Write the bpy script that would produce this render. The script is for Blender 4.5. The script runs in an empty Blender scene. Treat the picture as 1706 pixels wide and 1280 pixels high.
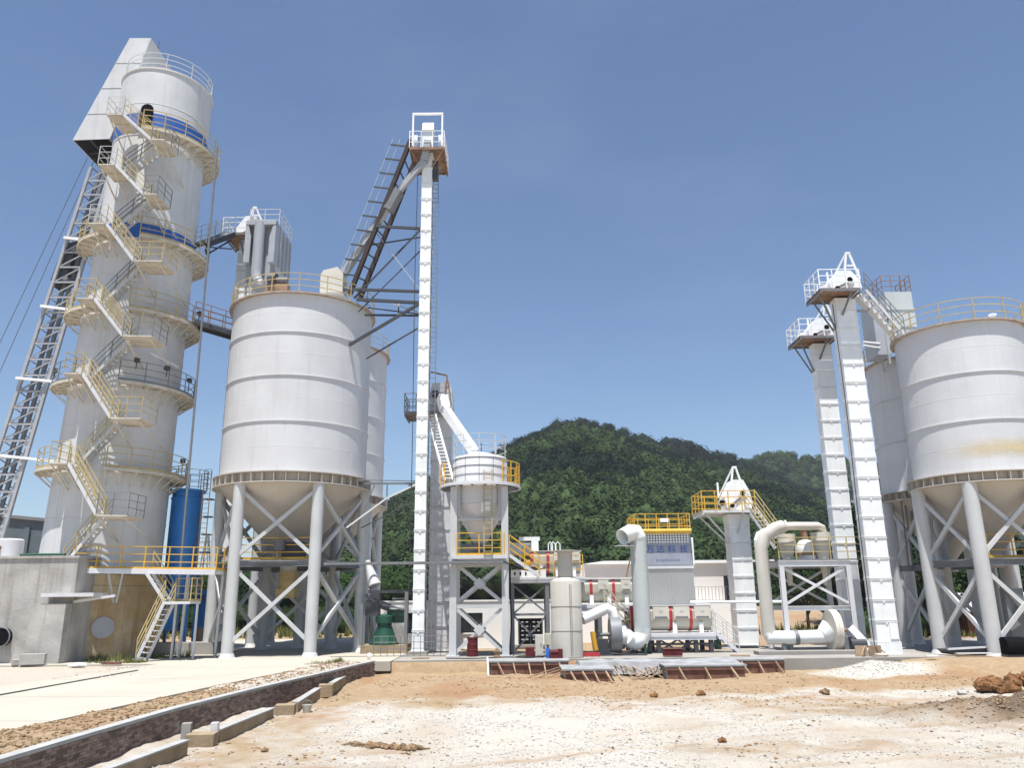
import bpy, math, random
import numpy as np
from mathutils import Vector, Matrix
C = bpy.context.scene.collection
random.seed(7); rng = np.random.default_rng(11)
R_ = math.radians; HAZE = .00026
# ---------------------------------------------------------------- camera, sky, sun, exposure
PITCH = math.atan(1330/4902.); ROLL = R_(0.62); CAMH = 2.6; F = 1330.
cam_d = bpy.data.cameras.new('camera'); cam = bpy.data.objects.new('camera', cam_d); C.objects.link(cam)
cam_d.sensor_width = 36; cam_d.lens = 36*F/1706; cam_d.clip_end = 6000; cam_d.clip_start = 0.1
cam.matrix_world = Matrix.Translation((0, 0, CAMH)) @ Matrix.Rotation(R_(90)+PITCH, 4, 'X') @ Matrix.Rotation(-ROLL, 4, 'Z')
bpy.context.scene.camera = cam
SUN_EL, SUN_AZ = R_(74), R_(9)       # azimuth measured from behind the camera towards the left
w = bpy.data.worlds.new('World'); bpy.context.scene.world = w; w.use_nodes = True
nt = w.node_tree; bg = nt.nodes['Background']
sk = nt.nodes.new('ShaderNodeTexSky'); sk.sky_type = 'NISHITA'; sk.sun_disc = False
sk.sun_elevation = SUN_EL; sk.sun_rotation = R_(180)+SUN_AZ
sk.air_density = 1.0; sk.dust_density = 0.8; sk.ozone_density = 4.2; sk.altitude = 100
tc = nt.nodes.new('ShaderNodeTexCoord'); mp_ = nt.nodes.new('ShaderNodeMapping'); mp_.inputs['Scale'].default_value = (1.0, 1.0, 2.6)
cn = nt.nodes.new('ShaderNodeTexNoise'); cn.inputs['Scale'].default_value = 2.1; cn.inputs['Detail'].default_value = 6; cn.inputs['Roughness'].default_value = .55
cr = nt.nodes.new('ShaderNodeMapRange'); cr.inputs['From Min'].default_value = .5; cr.inputs['From Max'].default_value = .85; cr.inputs['To Max'].default_value = .07
cx_ = nt.nodes.new('ShaderNodeMix'); cx_.data_type = 'RGBA'; cx_.inputs[7].default_value = (7.0, 8.0, 9.6, 1)      # thin veils of cloud
for a_, b_ in ((tc.outputs['Generated'], mp_.inputs[0]), (mp_.outputs[0], cn.inputs['Vector']), (cn.outputs['Fac'], cr.inputs[0]), (cr.outputs[0], cx_.inputs[0]), (sk.outputs[0], cx_.inputs[6]), (cx_.outputs[2], bg.inputs[0])): nt.links.new(a_, b_)
bg.inputs[1].default_value = 0.09
sd = bpy.data.lights.new('sun', 'SUN'); so = bpy.data.objects.new('sun', sd); C.objects.link(so)
sd.energy = 5.0; sd.angle = R_(0.53); sd.color = (1.0, 0.965, 0.92)
sdir = Vector((-math.sin(SUN_AZ)*math.cos(SUN_EL), -math.cos(SUN_AZ)*math.cos(SUN_EL), math.sin(SUN_EL)))
so.rotation_euler = sdir.to_track_quat('Z', 'Y').to_euler()
vs = bpy.context.scene.view_settings
vs.view_transform = 'Standard'; vs.look = 'None'; vs.gamma = 1; vs.exposure = 0.65; vs.use_curve_mapping = False

# ---------------------------------------------------------------- helpers
def at(px, py, Y):
    u = (px-853)/F; v = (640-py)/F
    c, s = math.cos(ROLL), math.sin(ROLL)
    u2 = u*c+v*s; v2 = -u*s+v*c
    cp, sp = math.cos(PITCH), math.sin(PITCH)
    t = Y/(cp-v2*sp)
    return Vector((u2*t, Y, CAMH+(sp+v2*cp)*t))
ORG = {}
def V(*a): return Vector(a)
class MB:
    def __init__(s): s.v = []; s.f = []
    def add(s, vs_, fs):
        o = len(s.v); s.v += [tuple(p) for p in vs_]; s.f += [tuple(i+o for i in f) for f in fs]; return s
    def box(s, c, d, rz=0.0, M=None):
        hx, hy, hz = d[0]/2, d[1]/2, d[2]/2
        p = [Vector((sx*hx, sy*hy, sz*hz)) for sz in (-1, 1) for sy in (-1, 1) for sx in (-1, 1)]
        m = M if M is not None else Matrix.Rotation(rz, 3, 'Z')
        c = Vector(c)
        return s.add([c+m@q for q in p], [(0,2,3,1),(4,5,7,6),(0,1,5,4),(2,6,7,3),(0,4,6,2),(1,3,7,5)])
    def b2(s, x0, x1, y0, y1, z0, z1): return s.box(((x0+x1)/2, (y0+y1)/2, (z0+z1)/2), (abs(x1-x0), abs(y1-y0), abs(z1-z0)))
    def beam(s, p, q, w, h=None, up=(0, 0, 1)):
        h = w if h is None else h
        p, q = Vector(p), Vector(q); d = q-p; L = d.length
        if L < 1e-6: return s
        x = d/L; u = Vector(up)
        if abs(x.dot(u)) > .98: u = Vector((0, 1, 0))
        y = u.cross(x).normalized(); z = x.cross(y)
        return s.box((p+q)/2, (L, w, h), M=Matrix((x, y, z)).transposed())
    def ibeam(s, p, q, w, h, t=.03):
        p, q = Vector(p), Vector(q); x = (q-p).normalized(); u = Vector((0, 0, 1))
        if abs(x.z) > .9: u = Vector((0, 1, 0))
        y = u.cross(x).normalized(); z = x.cross(y)
        s.beam(p+z*(h-t)/2, q+z*(h-t)/2, w, t, u); s.beam(p-z*(h-t)/2, q-z*(h-t)/2, w, t, u)
        s.beam(p, q, t, h-2*t, u); return s
    def tube(s, p, q, r, n=10, r2=None, cap=True):
        return s.path([p, q], r, n, r2=r2, cap=cap)
    def path(s, pts, r, n=10, r2=None, cap=True, closed=False):
        pts = [Vector(p) for p in pts]; m = len(pts); o = len(s.v); u = None
        for i, p in enumerate(pts):
            a = pts[(i-1) % m] if (i > 0 or closed) else pts[0]; b = pts[(i+1) % m] if (i < m-1 or closed) else pts[-1]
            t = (b-a).normalized()
            if u is None:
                u = Vector((0, 0, 1)) if abs(t.z) < .9 else Vector((0, 1, 0))
            u = (u-t*u.dot(t)).normalized(); y = t.cross(u)
            rr = r if r2 is None else r+(r2-r)*i/(m-1)
            for k in range(n):
                a_ = 2*math.pi*(k+.5)/n; s.v.append(tuple(p+rr*(math.cos(a_)*u+math.sin(a_)*y)))
        for i in range(m if closed else m-1):
            i2 = (i+1) % m
            for k in range(n):
                k2 = (k+1) % n; s.f.append((o+i*n+k, o+i*n+k2, o+i2*n+k2, o+i2*n+k))
        if cap and not closed:
            s.f.append(tuple(o+k for k in reversed(range(n)))); s.f.append(tuple(o+(m-1)*n+k for k in range(n)))
        return s
    def lathe(s, c, prof, n=48, a0=0, a1=360, close=True):
        """prof: (radius, z) from bottom to top; angle 0 faces the camera (-Y), positive to the right"""
        full = abs(a1-a0) >= 359.9; m = n if full else n+1; o = len(s.v); c = Vector(c)
        for (r, z) in prof:
            for k in range(m):
                a = R_(a0+(a1-a0)*k/n); s.v.append((c.x+r*math.sin(a), c.y-r*math.cos(a), c.z+z))
        for i in range(len(prof)-1):
            for k in range(n):
                k2 = (k+1) % m; s.f.append((o+i*m+k, o+i*m+k2, o+(i+1)*m+k2, o+(i+1)*m+k))
        return s
    def ring(s, c, r0, r1, z0, z1, n=48, a0=0, a1=360):
        full = abs(a1-a0) >= 359.9
        s.lathe(c, [(r0, z0), (r1, z0), (r1, z1), (r0, z1), (r0, z0)], n, a0, a1)
        if not full:
            for a, fl in ((a0, 0), (a1, 1)):
                q = [pol(c, r, a, z) for r, z in ((r0, z0), (r1, z0), (r1, z1), (r0, z1))]
                s.add(q, [(0, 1, 2, 3) if fl else (3, 2, 1, 0)])
        return s
    def prism(s, poly, d):
        """planar polygon (list of points) pushed along vector d"""
        n = len(poly); d = Vector(d); p = [Vector(q) for q in poly]
        return s.add(p+[q+d for q in p], [tuple(reversed(range(n))), tuple(range(n, 2*n))]+[(i, (i+1) % n, n+(i+1) % n, n+i) for i in range(n)])
    def mesh(s, name, org, smooth=False, auto=None):
        me = bpy.data.meshes.new(name); o = Vector(org)
        me.from_pydata([(a-o.x, b-o.y, c-o.z) for a, b, c in s.v], [], s.f); me.validate(); me.update()
        if smooth:
            me.polygons.foreach_set('use_smooth', [True]*len(me.polygons))
            me.set_sharp_from_angle(angle=R_(auto or 35))
        return me
    def build(s, name, m, parent=None, smooth=False, label=None, org=None):
        org = ORG[parent.name] if parent else Vector(org or (0, 0, 0))
        me = s.mesh(name, org, smooth); me.materials.append(M[m] if isinstance(m, str) else m)
        o = bpy.data.objects.new(name, me); C.objects.link(o); ORG[o.name] = Vector(org)
        if parent: o.parent = parent
        else: o.location = org
        if label: o['label'] = label
        return o
def pol(c, r, a, z):
    a = R_(a); return Vector((c[0]+r*math.sin(a), c[1]-r*math.cos(a), c[2]+z))
def thing(name, label, cat, loc, group=None):
    o = bpy.data.objects.new(name, None); C.objects.link(o); o.location = loc; ORG[o.name] = Vector(loc)
    o.empty_display_size = .3; o['label'] = label; o['category'] = cat
    if group: o['group'] = group
    return o
def tag(o, label, cat, group=None):
    o['label'] = label; o['category'] = cat
    if group: o['group'] = group
    return o
def kind(o, k): o['kind'] = k; return o
def inst(src, name, parent, loc=(0, 0, 0), rz=0, mesh=None):
    """another part that shares mesh data"""
    o = bpy.data.objects.new(name, mesh or src.data); C.objects.link(o); o.parent = parent
    o.location = loc; o.rotation_euler = (0, 0, rz); ORG[o.name] = ORG[parent.name]; return o
def rail(mb, pts, h=1.1, sp=1.1, r=.024, rails=(.37, .74, 1.1), closed=False, toe=True):
    pts = [Vector(p) for p in pts]
    ring_ = pts+[pts[0]] if closed else pts
    for z in rails: mb.path([p+V(0, 0, z*h/1.1) for p in pts], r, 4, closed=closed)
    if len(pts) <= 5 and not closed:          # straight sides: a post at every corner
        for a, b in zip(pts[:-1], pts[1:]):
            n = max(1, round((b-a).length/sp))
            for k in range(n): p = a.lerp(b, k/n); mb.tube(p, p+V(0, 0, h), r*1.25, 4)
        mb.tube(pts[-1], pts[-1]+V(0, 0, h), r*1.25, 4)
        if toe:
            for a, b in zip(pts[:-1], pts[1:]): mb.beam(a+V(0, 0, .06), b+V(0, 0, .06), .012, .12)
        return mb
    cum = [0.]
    for a, b in zip(ring_[:-1], ring_[1:]): cum.append(cum[-1]+(b-a).length)
    n = max(1, round(cum[-1]/sp)); j = 0
    for k in range(n if closed else n+1):
        d = cum[-1]*k/n
        while j < len(cum)-2 and cum[j+1] < d-1e-6: j += 1
        L = cum[j+1]-cum[j]; p = ring_[j].lerp(ring_[j+1], (d-cum[j])/L if L > 1e-9 else 0)
        mb.tube(p, p+V(0, 0, h), r*1.25, 4)
    if toe:
        for a, b in zip(ring_[:-1], ring_[1:]): mb.beam(a+V(0, 0, .06), b+V(0, 0, .06), .012, .12)
    return mb
def side_path(x0, x1, y0, y1, z, sides):
    loop = [('b', (x1, y1, z)), ('l', (x0, y1, z)), ('f', (x0, y0, z)), ('r', (x1, y0, z))]
    st = [i for i in range(4) if loop[i][0] in sides and loop[i-1][0] not in sides]
    i = st[0] if st else 0; out = [loop[i][1]]
    for k in range(len(sides)): out.append(loop[(i+k+1) % 4][1])
    return out
def arc(c, r, a0, a1, z, n=24): return [pol(c, r, a0+(a1-a0)*i/n, z) for i in range(n+1)]

# ---------------------------------------------------------------- materials
M = {}
def mat(name, col, rough=.6, metal=0.0, var=.10, scale=1.2, streak=0.0, scol=(.25, .17, .10), bump=0.0, bscale=18, patch=0.0, pcol=None, psc=.5, pth=.55, spec=None, island=0.0):
    m = bpy.data.materials.new(name); m.use_nodes = True; t = m.node_tree; L = t.links.new; N = t.nodes.new
    b = t.nodes['Principled BSDF']; b.inputs['Roughness'].default_value = rough; b.inputs['Metallic'].default_value = metal
    b.inputs['Specular IOR Level'].default_value = spec if spec is not None else (.5 if rough < .6 else .15 if rough < .85 else .05)
    geo = N('ShaderNodeNewGeometry')
    def noise(sc, det=4, vec=None, rgh=.6):
        n = N('ShaderNodeTexNoise'); n.inputs['Scale'].default_value = sc; n.inputs['Detail'].default_value = det; n.inputs['Roughness'].default_value = rgh
        L(vec if vec else geo.outputs['Position'], n.inputs['Vector']); return n.outputs['Fac']
    def ramp(f, a, c_):
        r = N('ShaderNodeMapRange'); r.inputs['From Min'].default_value = a; r.inputs['From Max'].default_value = c_; L(f, r.inputs['Value']); return r.outputs['Result']
    def mix(f, a, c_):
        x = N('ShaderNodeMix'); x.data_type = 'RGBA'
        if isinstance(f, float): x.inputs[0].default_value = f
        else: L(f, x.inputs[0])
        for i, k in ((6, a), (7, c_)):
            if isinstance(k, tuple): x.inputs[i].default_value = (*k[:3], 1)
            else: L(k, x.inputs[i])
        return x.outputs[2]
    lo = tuple(max(0, c*(1-var*1.4)) for c in col); hi = tuple(min(1, c*(1+var)) for c in col)
    c = mix(ramp(noise(scale), .3, .7), lo, hi)
    if island:
        h = N('ShaderNodeHueSaturation'); pass
        mr = N('ShaderNodeMapRange'); mr.inputs['To Min'].default_value = 1-island; mr.inputs['To Max'].default_value = 1+island; oi = N('ShaderNodeObjectInfo'); ad = N('ShaderNodeMath'); ad.operation = 'ADD'; fr = N('ShaderNodeMath'); fr.operation = 'FRACT'
        L(geo.outputs['Random Per Island'], ad.inputs[0]); L(oi.outputs['Random'], ad.inputs[1]); L(ad.outputs[0], fr.inputs[0]); L(fr.outputs[0], mr.inputs['Value'])
        L(mr.outputs[0], h.inputs['Value']); L(c, h.inputs['Color']); c = h.outputs[0]
    if patch:
        f = ramp(noise(psc, 6), pth, pth+.12); mm = N('ShaderNodeMath'); mm.operation = 'MULTIPLY'; mm.inputs[1].default_value = patch; L(f, mm.inputs[0])
        c = mix(mm.outputs[0], c, pcol)
    if streak:
        mp = N('ShaderNodeMapping'); mp.inputs['Scale'].default_value = (2.6, 2.6, .12); L(geo.outputs['Position'], mp.inputs[0])
        f = ramp(noise(1.3, 5, mp.outputs[0], .65), .52, .78); mm = N('ShaderNodeMath'); mm.operation = 'MULTIPLY'; mm.inputs[1].default_value = streak; L(f, mm.inputs[0])
        c = mix(mm.outputs[0], c, scol)
    L(c, b.inputs['Base Color'])
    if bump:
        bp = N('ShaderNodeBump'); bp.inputs['Strength'].default_value = bump; bp.inputs['Distance'].default_value = .05
        L(noise(bscale, 5), bp.inputs['Height']); L(bp.outputs[0], b.inputs['Normal'])
    M[name] = m; return m
mat('white_shell', (.60, .605, .615), .5, var=.05, scale=.5, streak=.32, scol=(.40, .37, .32), bump=.3, bscale=.7, patch=.3, pcol=(.66, .67, .69), psc=.3, pth=.5)
mat('kiln_white', (.60, .61, .61), .5, var=.06, scale=.6, streak=.45, scol=(.38, .33, .26), bump=.28, bscale=.8, patch=.25, pcol=(.43, .38, .31), psc=.35, pth=.6)
mat('white_paint', (.82, .84, .84), .4, var=.06, scale=1.0, streak=.32, scol=(.5, .45, .38))
mat('grey_paint', (.50, .51, .51), .5, var=.07, scale=.8, streak=.2, scol=(.35, .3, .25))
mat('leg_paint', (.52, .53, .53), .45, var=.06, scale=.9, streak=.3, scol=(.36, .30, .24))
mat('cone_paint', (.50, .46, .40), .6, var=.08, scale=.5, streak=.4, scol=(.40, .31, .22))
mat('collector_grey', (.36, .38, .41), .45, var=.06, scale=.8, streak=.2, scol=(.25, .22, .2))
mat('dark_steel', (.045, .048, .055), .5, var=.15, scale=2)
mat('mid_steel', (.17, .18, .19), .5, var=.12, scale=2, streak=.2)
mat('galvanised', (.42, .43, .45), .45, .2, var=.1, scale=2)
mat('yellow_paint', (.62, .36, .03), .5, var=.1, scale=2, streak=.2)
mat('old_yellow', (.46, .37, .18), .6, var=.14, scale=2, streak=.45)
mat('blue_band', (.02, .11, .42), .45, var=.1, scale=1)
mat('blue_paint', (.03, .24, .66), .4, var=.1, scale=1, streak=.2, scol=(.02, .07, .2))
mat('red_paint', (.42, .035, .04), .45, var=.1, scale=1)
mat('green_paint', (.009, .065, .036), .45, var=.15, scale=1)
mat('rust_plank', (.25, .16, .11), .85, var=.25, scale=3, island=.25)
mat('cream_deck', (.58, .54, .46), .7, var=.12, scale=1.5, streak=.3)
mat('sign_blue_grey', (.31, .33, .39), .35, var=.1, scale=2)
mat('sign_print', (.12, .16, .27), .5)
mat('maroon', (.11, .02, .022), .6, var=.2, scale=3)
mat('blue_grey', (.13, .17, .27), .5)
mat('gantry_brown', (.075, .06, .055), .7, var=.2, scale=3)
mat('filter_grey', (.38, .385, .38), .5, var=.05, scale=1, streak=.2, scol=(.35, .33, .3))
mat('black', (.010, .010, .011), .9, var=.1, spec=0)
mat('glass_dark', (.018, .02, .024), .12, var=.1)
mat('wall_white', (.84, .84, .82), .8, var=.03, scale=1, streak=.10, scol=(.55, .48, .38))
mat('wall_cream', (.66, .62, .58), .8, var=.03, scale=.6)
mat('roof_grey', (.20, .20, .20), .8)
mat('shed_cladding', (.12, .15, .17), .6, var=.06)
mat('hydrator_cream', (.50, .49, .41), .5, var=.07, scale=1.5, streak=.4, scol=(.30, .22, .10))
mat('stack_beige', (.50, .48, .43), .6, var=.06, scale=.9, streak=.35, scol=(.36, .31, .24))
mat('pipe_white', (.72, .74, .72), .4, var=.04, scale=1)
mat('duct_grey', (.46, .49, .48), .45, var=.05, scale=1)
mat('cyclone_cream', (.60, .57, .49), .5, var=.06, scale=1)
mat('concrete_old', (.42, .405, .38), .9, var=.18, scale=.8, streak=.6, scol=(.15, .12, .09), bump=.3, bscale=6, patch=.35, pcol=(.16, .14, .11), psc=.4, pth=.57)
mat('concrete_tan', (.46, .38, .26), .9, var=.2, scale=.7, streak=.85, scol=(.28, .17, .06), bump=.3, bscale=6, patch=.6, pcol=(.36, .23, .085), psc=.55, pth=.47)
mat('concrete_pad', (.30, .285, .26), .9, var=.12, scale=.4, bump=.2, bscale=8, patch=.3, pcol=(.27, .21, .15), psc=.3)
mat('concrete_road', (.41, .385, .325), .9, var=.06, scale=.3, bump=.12, bscale=10, patch=.25, pcol=(.34, .30, .235), psc=.25)
mat('concrete_curb', (.30, .235, .155), .9, var=.18, scale=1.5, bump=.3, bscale=9)
mat('mortar_cap', (.36, .36, .35), .9, var=.1, scale=2, bump=.2, bscale=12)
mat('mortar', (.30, .275, .25), .95, var=.15, scale=4, bump=.3, bscale=30)
mat('brick', (.235, .175, .145), .9, var=.25, scale=5, bump=.25, bscale=25, island=.4)
mat('stone_white', (.42, .40, .37), .9, var=.2, scale=5, island=.3)
mat('clod_brown', (.25, .17, .10), .95, var=.25, scale=4, bump=.3, bscale=20, island=.3)
mat('clod_red', (.22, .115, .055), .95, var=.35, scale=4, bump=.8, bscale=14, island=.2)
mat('plywood', (.19, .095, .07), .75, var=.25, scale=3, streak=.3)
mat('timber', (.36, .26, .17), .8, var=.2, scale=4, island=.2)
mat('tarp', (.30, .31, .315), .6, var=.2, scale=2, bump=.4, bscale=5)
mat('trunk_bark', (.09, .065, .045), .9, var=.2, scale=5)
mat('leaf_broad', (.033, .055, .020), .95, var=.5, scale=.16, island=.22)
mat('leaf_dark_and_cloud_shade', (.011, .022, .014), .95, var=.4, scale=.16, island=.22)  # dark crowns; also paints the cloud shadow on the hills into the foliage
mat('rim_brown', (.40, .33, .27), .8, var=.2, scale=3)
mat('leaf_near', (.028, .052, .016), .9, var=.35, scale=.6, island=.5)
mat('leaf_near_dark', (.018, .038, .015), .9, var=.35, scale=.6, island=.5)
mat('grass', (.14, .15, .05), .9, var=.3, scale=1, island=.4)
mat('hill_soil', (.020, .035, .014), .95, var=.3, scale=.1)
# ---------------------------------------------------------------- ground
def vnoise(x, y, seed=0):
    xi = np.floor(x).astype(int); yi = np.floor(y).astype(int); fx = x-xi; fy = y-yi
    def h(a, b):
        n = (a*374761393+b*668265263+seed*1442695041) & 0x7fffffff
        n = ((n ^ (n >> 13))*1274126177) & 0x7fffffff
        return ((n ^ (n >> 16)) & 0xffff)/65535.
    fx = fx*fx*(3-2*fx); fy = fy*fy*(3-2*fy)
    a = h(xi, yi)*(1-fx)+h(xi+1, yi)*fx; b = h(xi, yi+1)*(1-fx)+h(xi+1, yi+1)*fx
    return a*(1-fy)+b*fy
def fbm(x, y, o=4, seed=0):
    s = 0; a = .5
    for i in range(o): s = s+a*vnoise(x*2**i, y*2**i, seed+i*17); a *= .5
    return s/(1-.5**o)
WALL = [(-9.0, 8.), (-8.84, 14.9), (-8.76, 17.3), (-8.55, 21.8), (-8.0, 26.4), (-7.2, 31.5), (-6.6, 35.6), (-6.2, 37.9)]
ROAD = [(-11.6, 8.), (-11.2, 14.), (-10.9, 18.2), (-9.9, 26.6), (-8.9, 33.), (-8.1, 37.8)]
def interp(tab, y): return np.interp(y, [p[1] for p in tab], [p[0] for p in tab])
def sstep(a, b, x): t = np.clip((x-a)/(b-a), 0, 1); return t*t*(3-2*t)
LOW = -.58
def gheight(x, y):
    x = np.asarray(x, float); y = np.asarray(y, float)
    wl = interp(WALL, y)
    low = sstep(-.20, -.08, x-wl)                       # right of the brick wall the yard lies lower
    pad = 1-sstep(38.15, 38.3, y)                         # the plant stands on a raised pad
    padr = 1-sstep(34.6, 36.6, y+.0*x)
    kx = sstep(12.5, 19.5, x); f = low*(padr*kx+pad*(1-kx))
    z = -.06*(1-f)+LOW*f
    ditch = np.exp(-((x-wl-.55)/.35)**2)*(y < 36)*.28
    z = z-ditch*low*.6
    rough = (fbm(x*.5, y*.5, 4, 3)-.5)*.30+(fbm(x*2.6, y*2.6, 4, 9)-.5)*.10
    z = z+f*rough*.8+f*.10*np.exp(-((x-4)/9)**2-((y-22)/5)**2)
    for (xa, ya, xb, yb) in ((-2, 17, 17, 24), (-2.6, 18.9, 17, 26.2), (2, 16, 18, 19.5), (0, 30, 17, 30.5), (0, 32, 17, 32.3)):     # tyre ruts
        yc_ = ya+(yb-ya)*(x-xa)/(xb-xa)+.5*(fbm(x*.2, y*0+3, 2, 12)-.5)
        rut = np.exp(-((y-yc_)/.16)**2)-.5*np.exp(-((np.abs(y-yc_)-.34)/.13)**2)
        z = z-f*.085*rut*(x > xa)*(fbm(x*.4, y*.4, 2, 15) > .42)
    # soil strip between road slab and wall
    rd = interp(ROAD, y)
    st = sstep(.0, .5, x-rd)*sstep(.1, .6, wl-x)*(y < 37.6)
    z = z+st*(.10+.22*(fbm(x*1.7, y*1.7, 4, 5)-.35))
    # gravel cone, loose mounds
    z = z+.42*np.clip(1-np.hypot((x-15.2)/2.1, (y-36.1)/1.4), 0, 1)
    z = z+f*.55*np.clip(1-np.hypot((x-14.2)/4.2, (y-23.5)/1.5), 0, 1)**.8*(.6+.8*fbm(x*2, y*2, 3, 21))
    z = z+f*.22*np.clip(1-np.hypot((x+.5)/5, (y-34.0)/1.6), 0, 1)
    z = z-.10*sstep(14, 18, x)*sstep(38, 42, y)
    z = z+sstep(52, 110, y)*2.2*fbm(x*.04, y*.04, 3, 8)*sstep(50, 70, y)
    return z
def axis(parts):
    out = []
    for a, b, s in parts: out += list(np.arange(a, b, s))
    out.append(parts[-1][1]); return np.array(out)
xs = axis([(-900, -120, 60), (-120, -30, 6), (-30, -13, .6), (-13, 18, .11), (18, 34, .35), (34, 120, 5), (120, 900, 60)])
ys = axis([(-60, 8, 4), (8, 13, .5), (13, 40, .11), (40, 60, .7), (60, 140, 4), (140, 900, 40)])
GX, GY = np.meshgrid(xs, ys); GZ = gheight(GX, GY)
nx, ny = len(xs), len(ys)
me = bpy.data.meshes.new('ground'); me.vertices.add(nx*ny)
me.vertices.foreach_set('co', np.stack([GX, GY, GZ], -1).astype('f4').ravel())
ii = (np.arange(ny-1)[:, None]*nx+np.arange(nx-1)[None, :]).ravel()
q = np.stack([ii, ii+1, ii+1+nx, ii+nx], -1)
me.loops.add(q.size); me.loops.foreach_set('vertex_index', q.ravel().astype('i4'))
me.polygons.add(len(q)); me.polygons.foreach_set('loop_start', np.arange(0, q.size, 4, dtype='i4'))
me.polygons.foreach_set('use_smooth', np.ones(len(q), bool)); me.update()
def rutmask(x, y):
    s = 0*x
    for (xa, ya, xb, yb) in ((-2, 17, 17, 24), (-2.6, 18.9, 17, 26.2), (2, 16, 18, 19.5), (0, 30, 17, 30.5), (0, 32, 17, 32.3)):
        yc_ = ya+(yb-ya)*(x-xa)/(xb-xa)+.5*(fbm(x*.2, y*0+3, 2, 12)-.5)
        s = np.maximum(s, np.exp(-((y-yc_)/.2)**2)*(x > xa)*np.clip((fbm(x*.5, y*.5, 3, 16)-.38)*4, 0, 1))
    return s
def gmask(x, y):
    """0 = tan soil, 1 = white gravel"""
    n = fbm(x*.45, y*.45, 4, 31); n2 = fbm(x*1.8, y*1.8, 3, 37)
    edge = 28.3+.09*(x-3)-.9*(x < -2)+5*(n-.5)                 # far edge of the gravel
    g = 1-sstep(-1.2, 1.2, y-edge)
    g = g*(1-.9*np.exp(-((x-11)/4.5)**2-((y-26.5)/2.6)**2))
    g = g*(1-.9*np.exp(-((x-14.5)/4.)**2-((y-23.5)/1.7)**2))
    g = g*(1-.8*np.exp(-((x+6.2)/1.6)**2-((y-22)/9)**2))
    g = g*(1-.55*np.exp(-((x+4.6)/1.6)**2-((y-17.3)/1.3)**2))*(1-.6*np.exp(-((x-6)/3.)**2-((y-18.6)/.5)**2))
    g = np.clip(g+(n2-.5)*1.1*(g > .04)*(g < .98)+(n-.62)*.9*(g > .5), 0, 1)
    gp = np.clip(1.35-np.hypot((x-15.2)/2.3, (y-36.1)/1.5), 0, 1)
    g = np.maximum(g, np.clip(gp*2, 0, 1))
    g = g*(1-.75*rutmask(x, y))
    lw = interp(WALL, y)
    g = np.where(x < lw, np.where((y > 26) & (y < 41), .75, 0), g)
    return g
GMk = gmask(GX, GY)
a = me.attributes.new('gravel', 'FLOAT', 'POINT'); a.data.foreach_set('value', GMk.astype('f4').ravel())
dk = np.clip(np.exp(-((GX-14.5)/4.2)**2-((GY-23.5)/1.4)**2)*1.3*fbm(GX, GY, 3, 44)*1.4, 0, 1)
a = me.attributes.new('humus', 'FLOAT', 'POINT'); a.data.foreach_set('value', dk.astype('f4').ravel())
m = bpy.data.materials.new('ground'); m.use_nodes = True; t = m.node_tree; L = t.links.new; N = t.nodes.new
b = t.nodes['Principled BSDF']; b.inputs['Roughness'].default_value = .95
geo = N('ShaderNodeNewGeometry')
def tnoise(sc, det=5, rg=.65):
    n = N('ShaderNodeTexNoise'); n.inputs['Scale'].default_value = sc; n.inputs['Detail'].default_value = det; n.inputs['Roughness'].default_value = rg
    L(geo.outputs['Position'], n.inputs['Vector']); return n.outputs['Fac']
def tramp(f, stops):
    r = N('ShaderNodeValToRGB'); e = r.color_ramp.elements
    while len(e) < len(stops): e.new(.5)
    for k, (p, c) in enumerate(stops): e[k].position = p; e[k].color = (*c, 1)
    L(f, r.inputs[0]); return r.outputs[0]
def tmix(f, a, b_):
    x = N('ShaderNodeMix'); x.data_type = 'RGBA'; L(f, x.inputs[0]); L(a, x.inputs[6]); L(b_, x.inputs[7]); return x.outputs[2]
red = tramp(tnoise(5, 6, .75), [(.3, (.20, .095, .042)), (.65, (.33, .19, .095))])
soil = tmix(tnoise(.35, 6, .7), tramp(tnoise(2.2, 7, .75), [(.28, (.18, .12, .065)), (.5, (.30, .22, .135)), (.75, (.39, .32, .22))]), tramp(tnoise(6), [(.3, (.26, .165, .08)), (.7, (.38, .295, .185))]))
soil = tmix(tramp(tnoise(.22, 5, .6), [(.5, (0, 0, 0)), (.64, (.75, .75, .75))]), soil, red)
vor = N('ShaderNodeTexVoronoi'); vor.inputs['Scale'].default_value = 22; L(geo.outputs['Position'], vor.inputs['Vector'])
grav = tmix(tnoise(1.1), tramp(tnoise(14, 6, .75), [(.34, (.18, .175, .165)), (.44, (.43, .41, .37)), (.68, (.55, .525, .47))]), tramp(tnoise(26, 6, .8), [(.35, (.23, .205, .17)), (.45, (.45, .415, .35)), (.68, (.54, .505, .43))]))
at1 = N('ShaderNodeAttribute'); at1.attribute_name = 'gravel'; at2 = N('ShaderNodeAttribute'); at2.attribute_name = 'humus'
col = tmix(at1.outputs['Fac'], soil, grav)
hum = tramp(tnoise(8), [(.3, (.07, .048, .032)), (.7, (.17, .125, .085))])
col = tmix(at2.outputs['Fac'], col, hum)
L(col, b.inputs['Base Color'])
bp = N('ShaderNodeBump'); bp.inputs['Strength'].default_value = .9; bp.inputs['Distance'].default_value = .04
L(tnoise(24, 6, .75), bp.inputs['Height']); L(bp.outputs[0], b.inputs['Normal'])
me.materials.append(m); g = bpy.data.objects.new('ground', me); C.objects.link(g); kind(g, 'structure')

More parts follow.
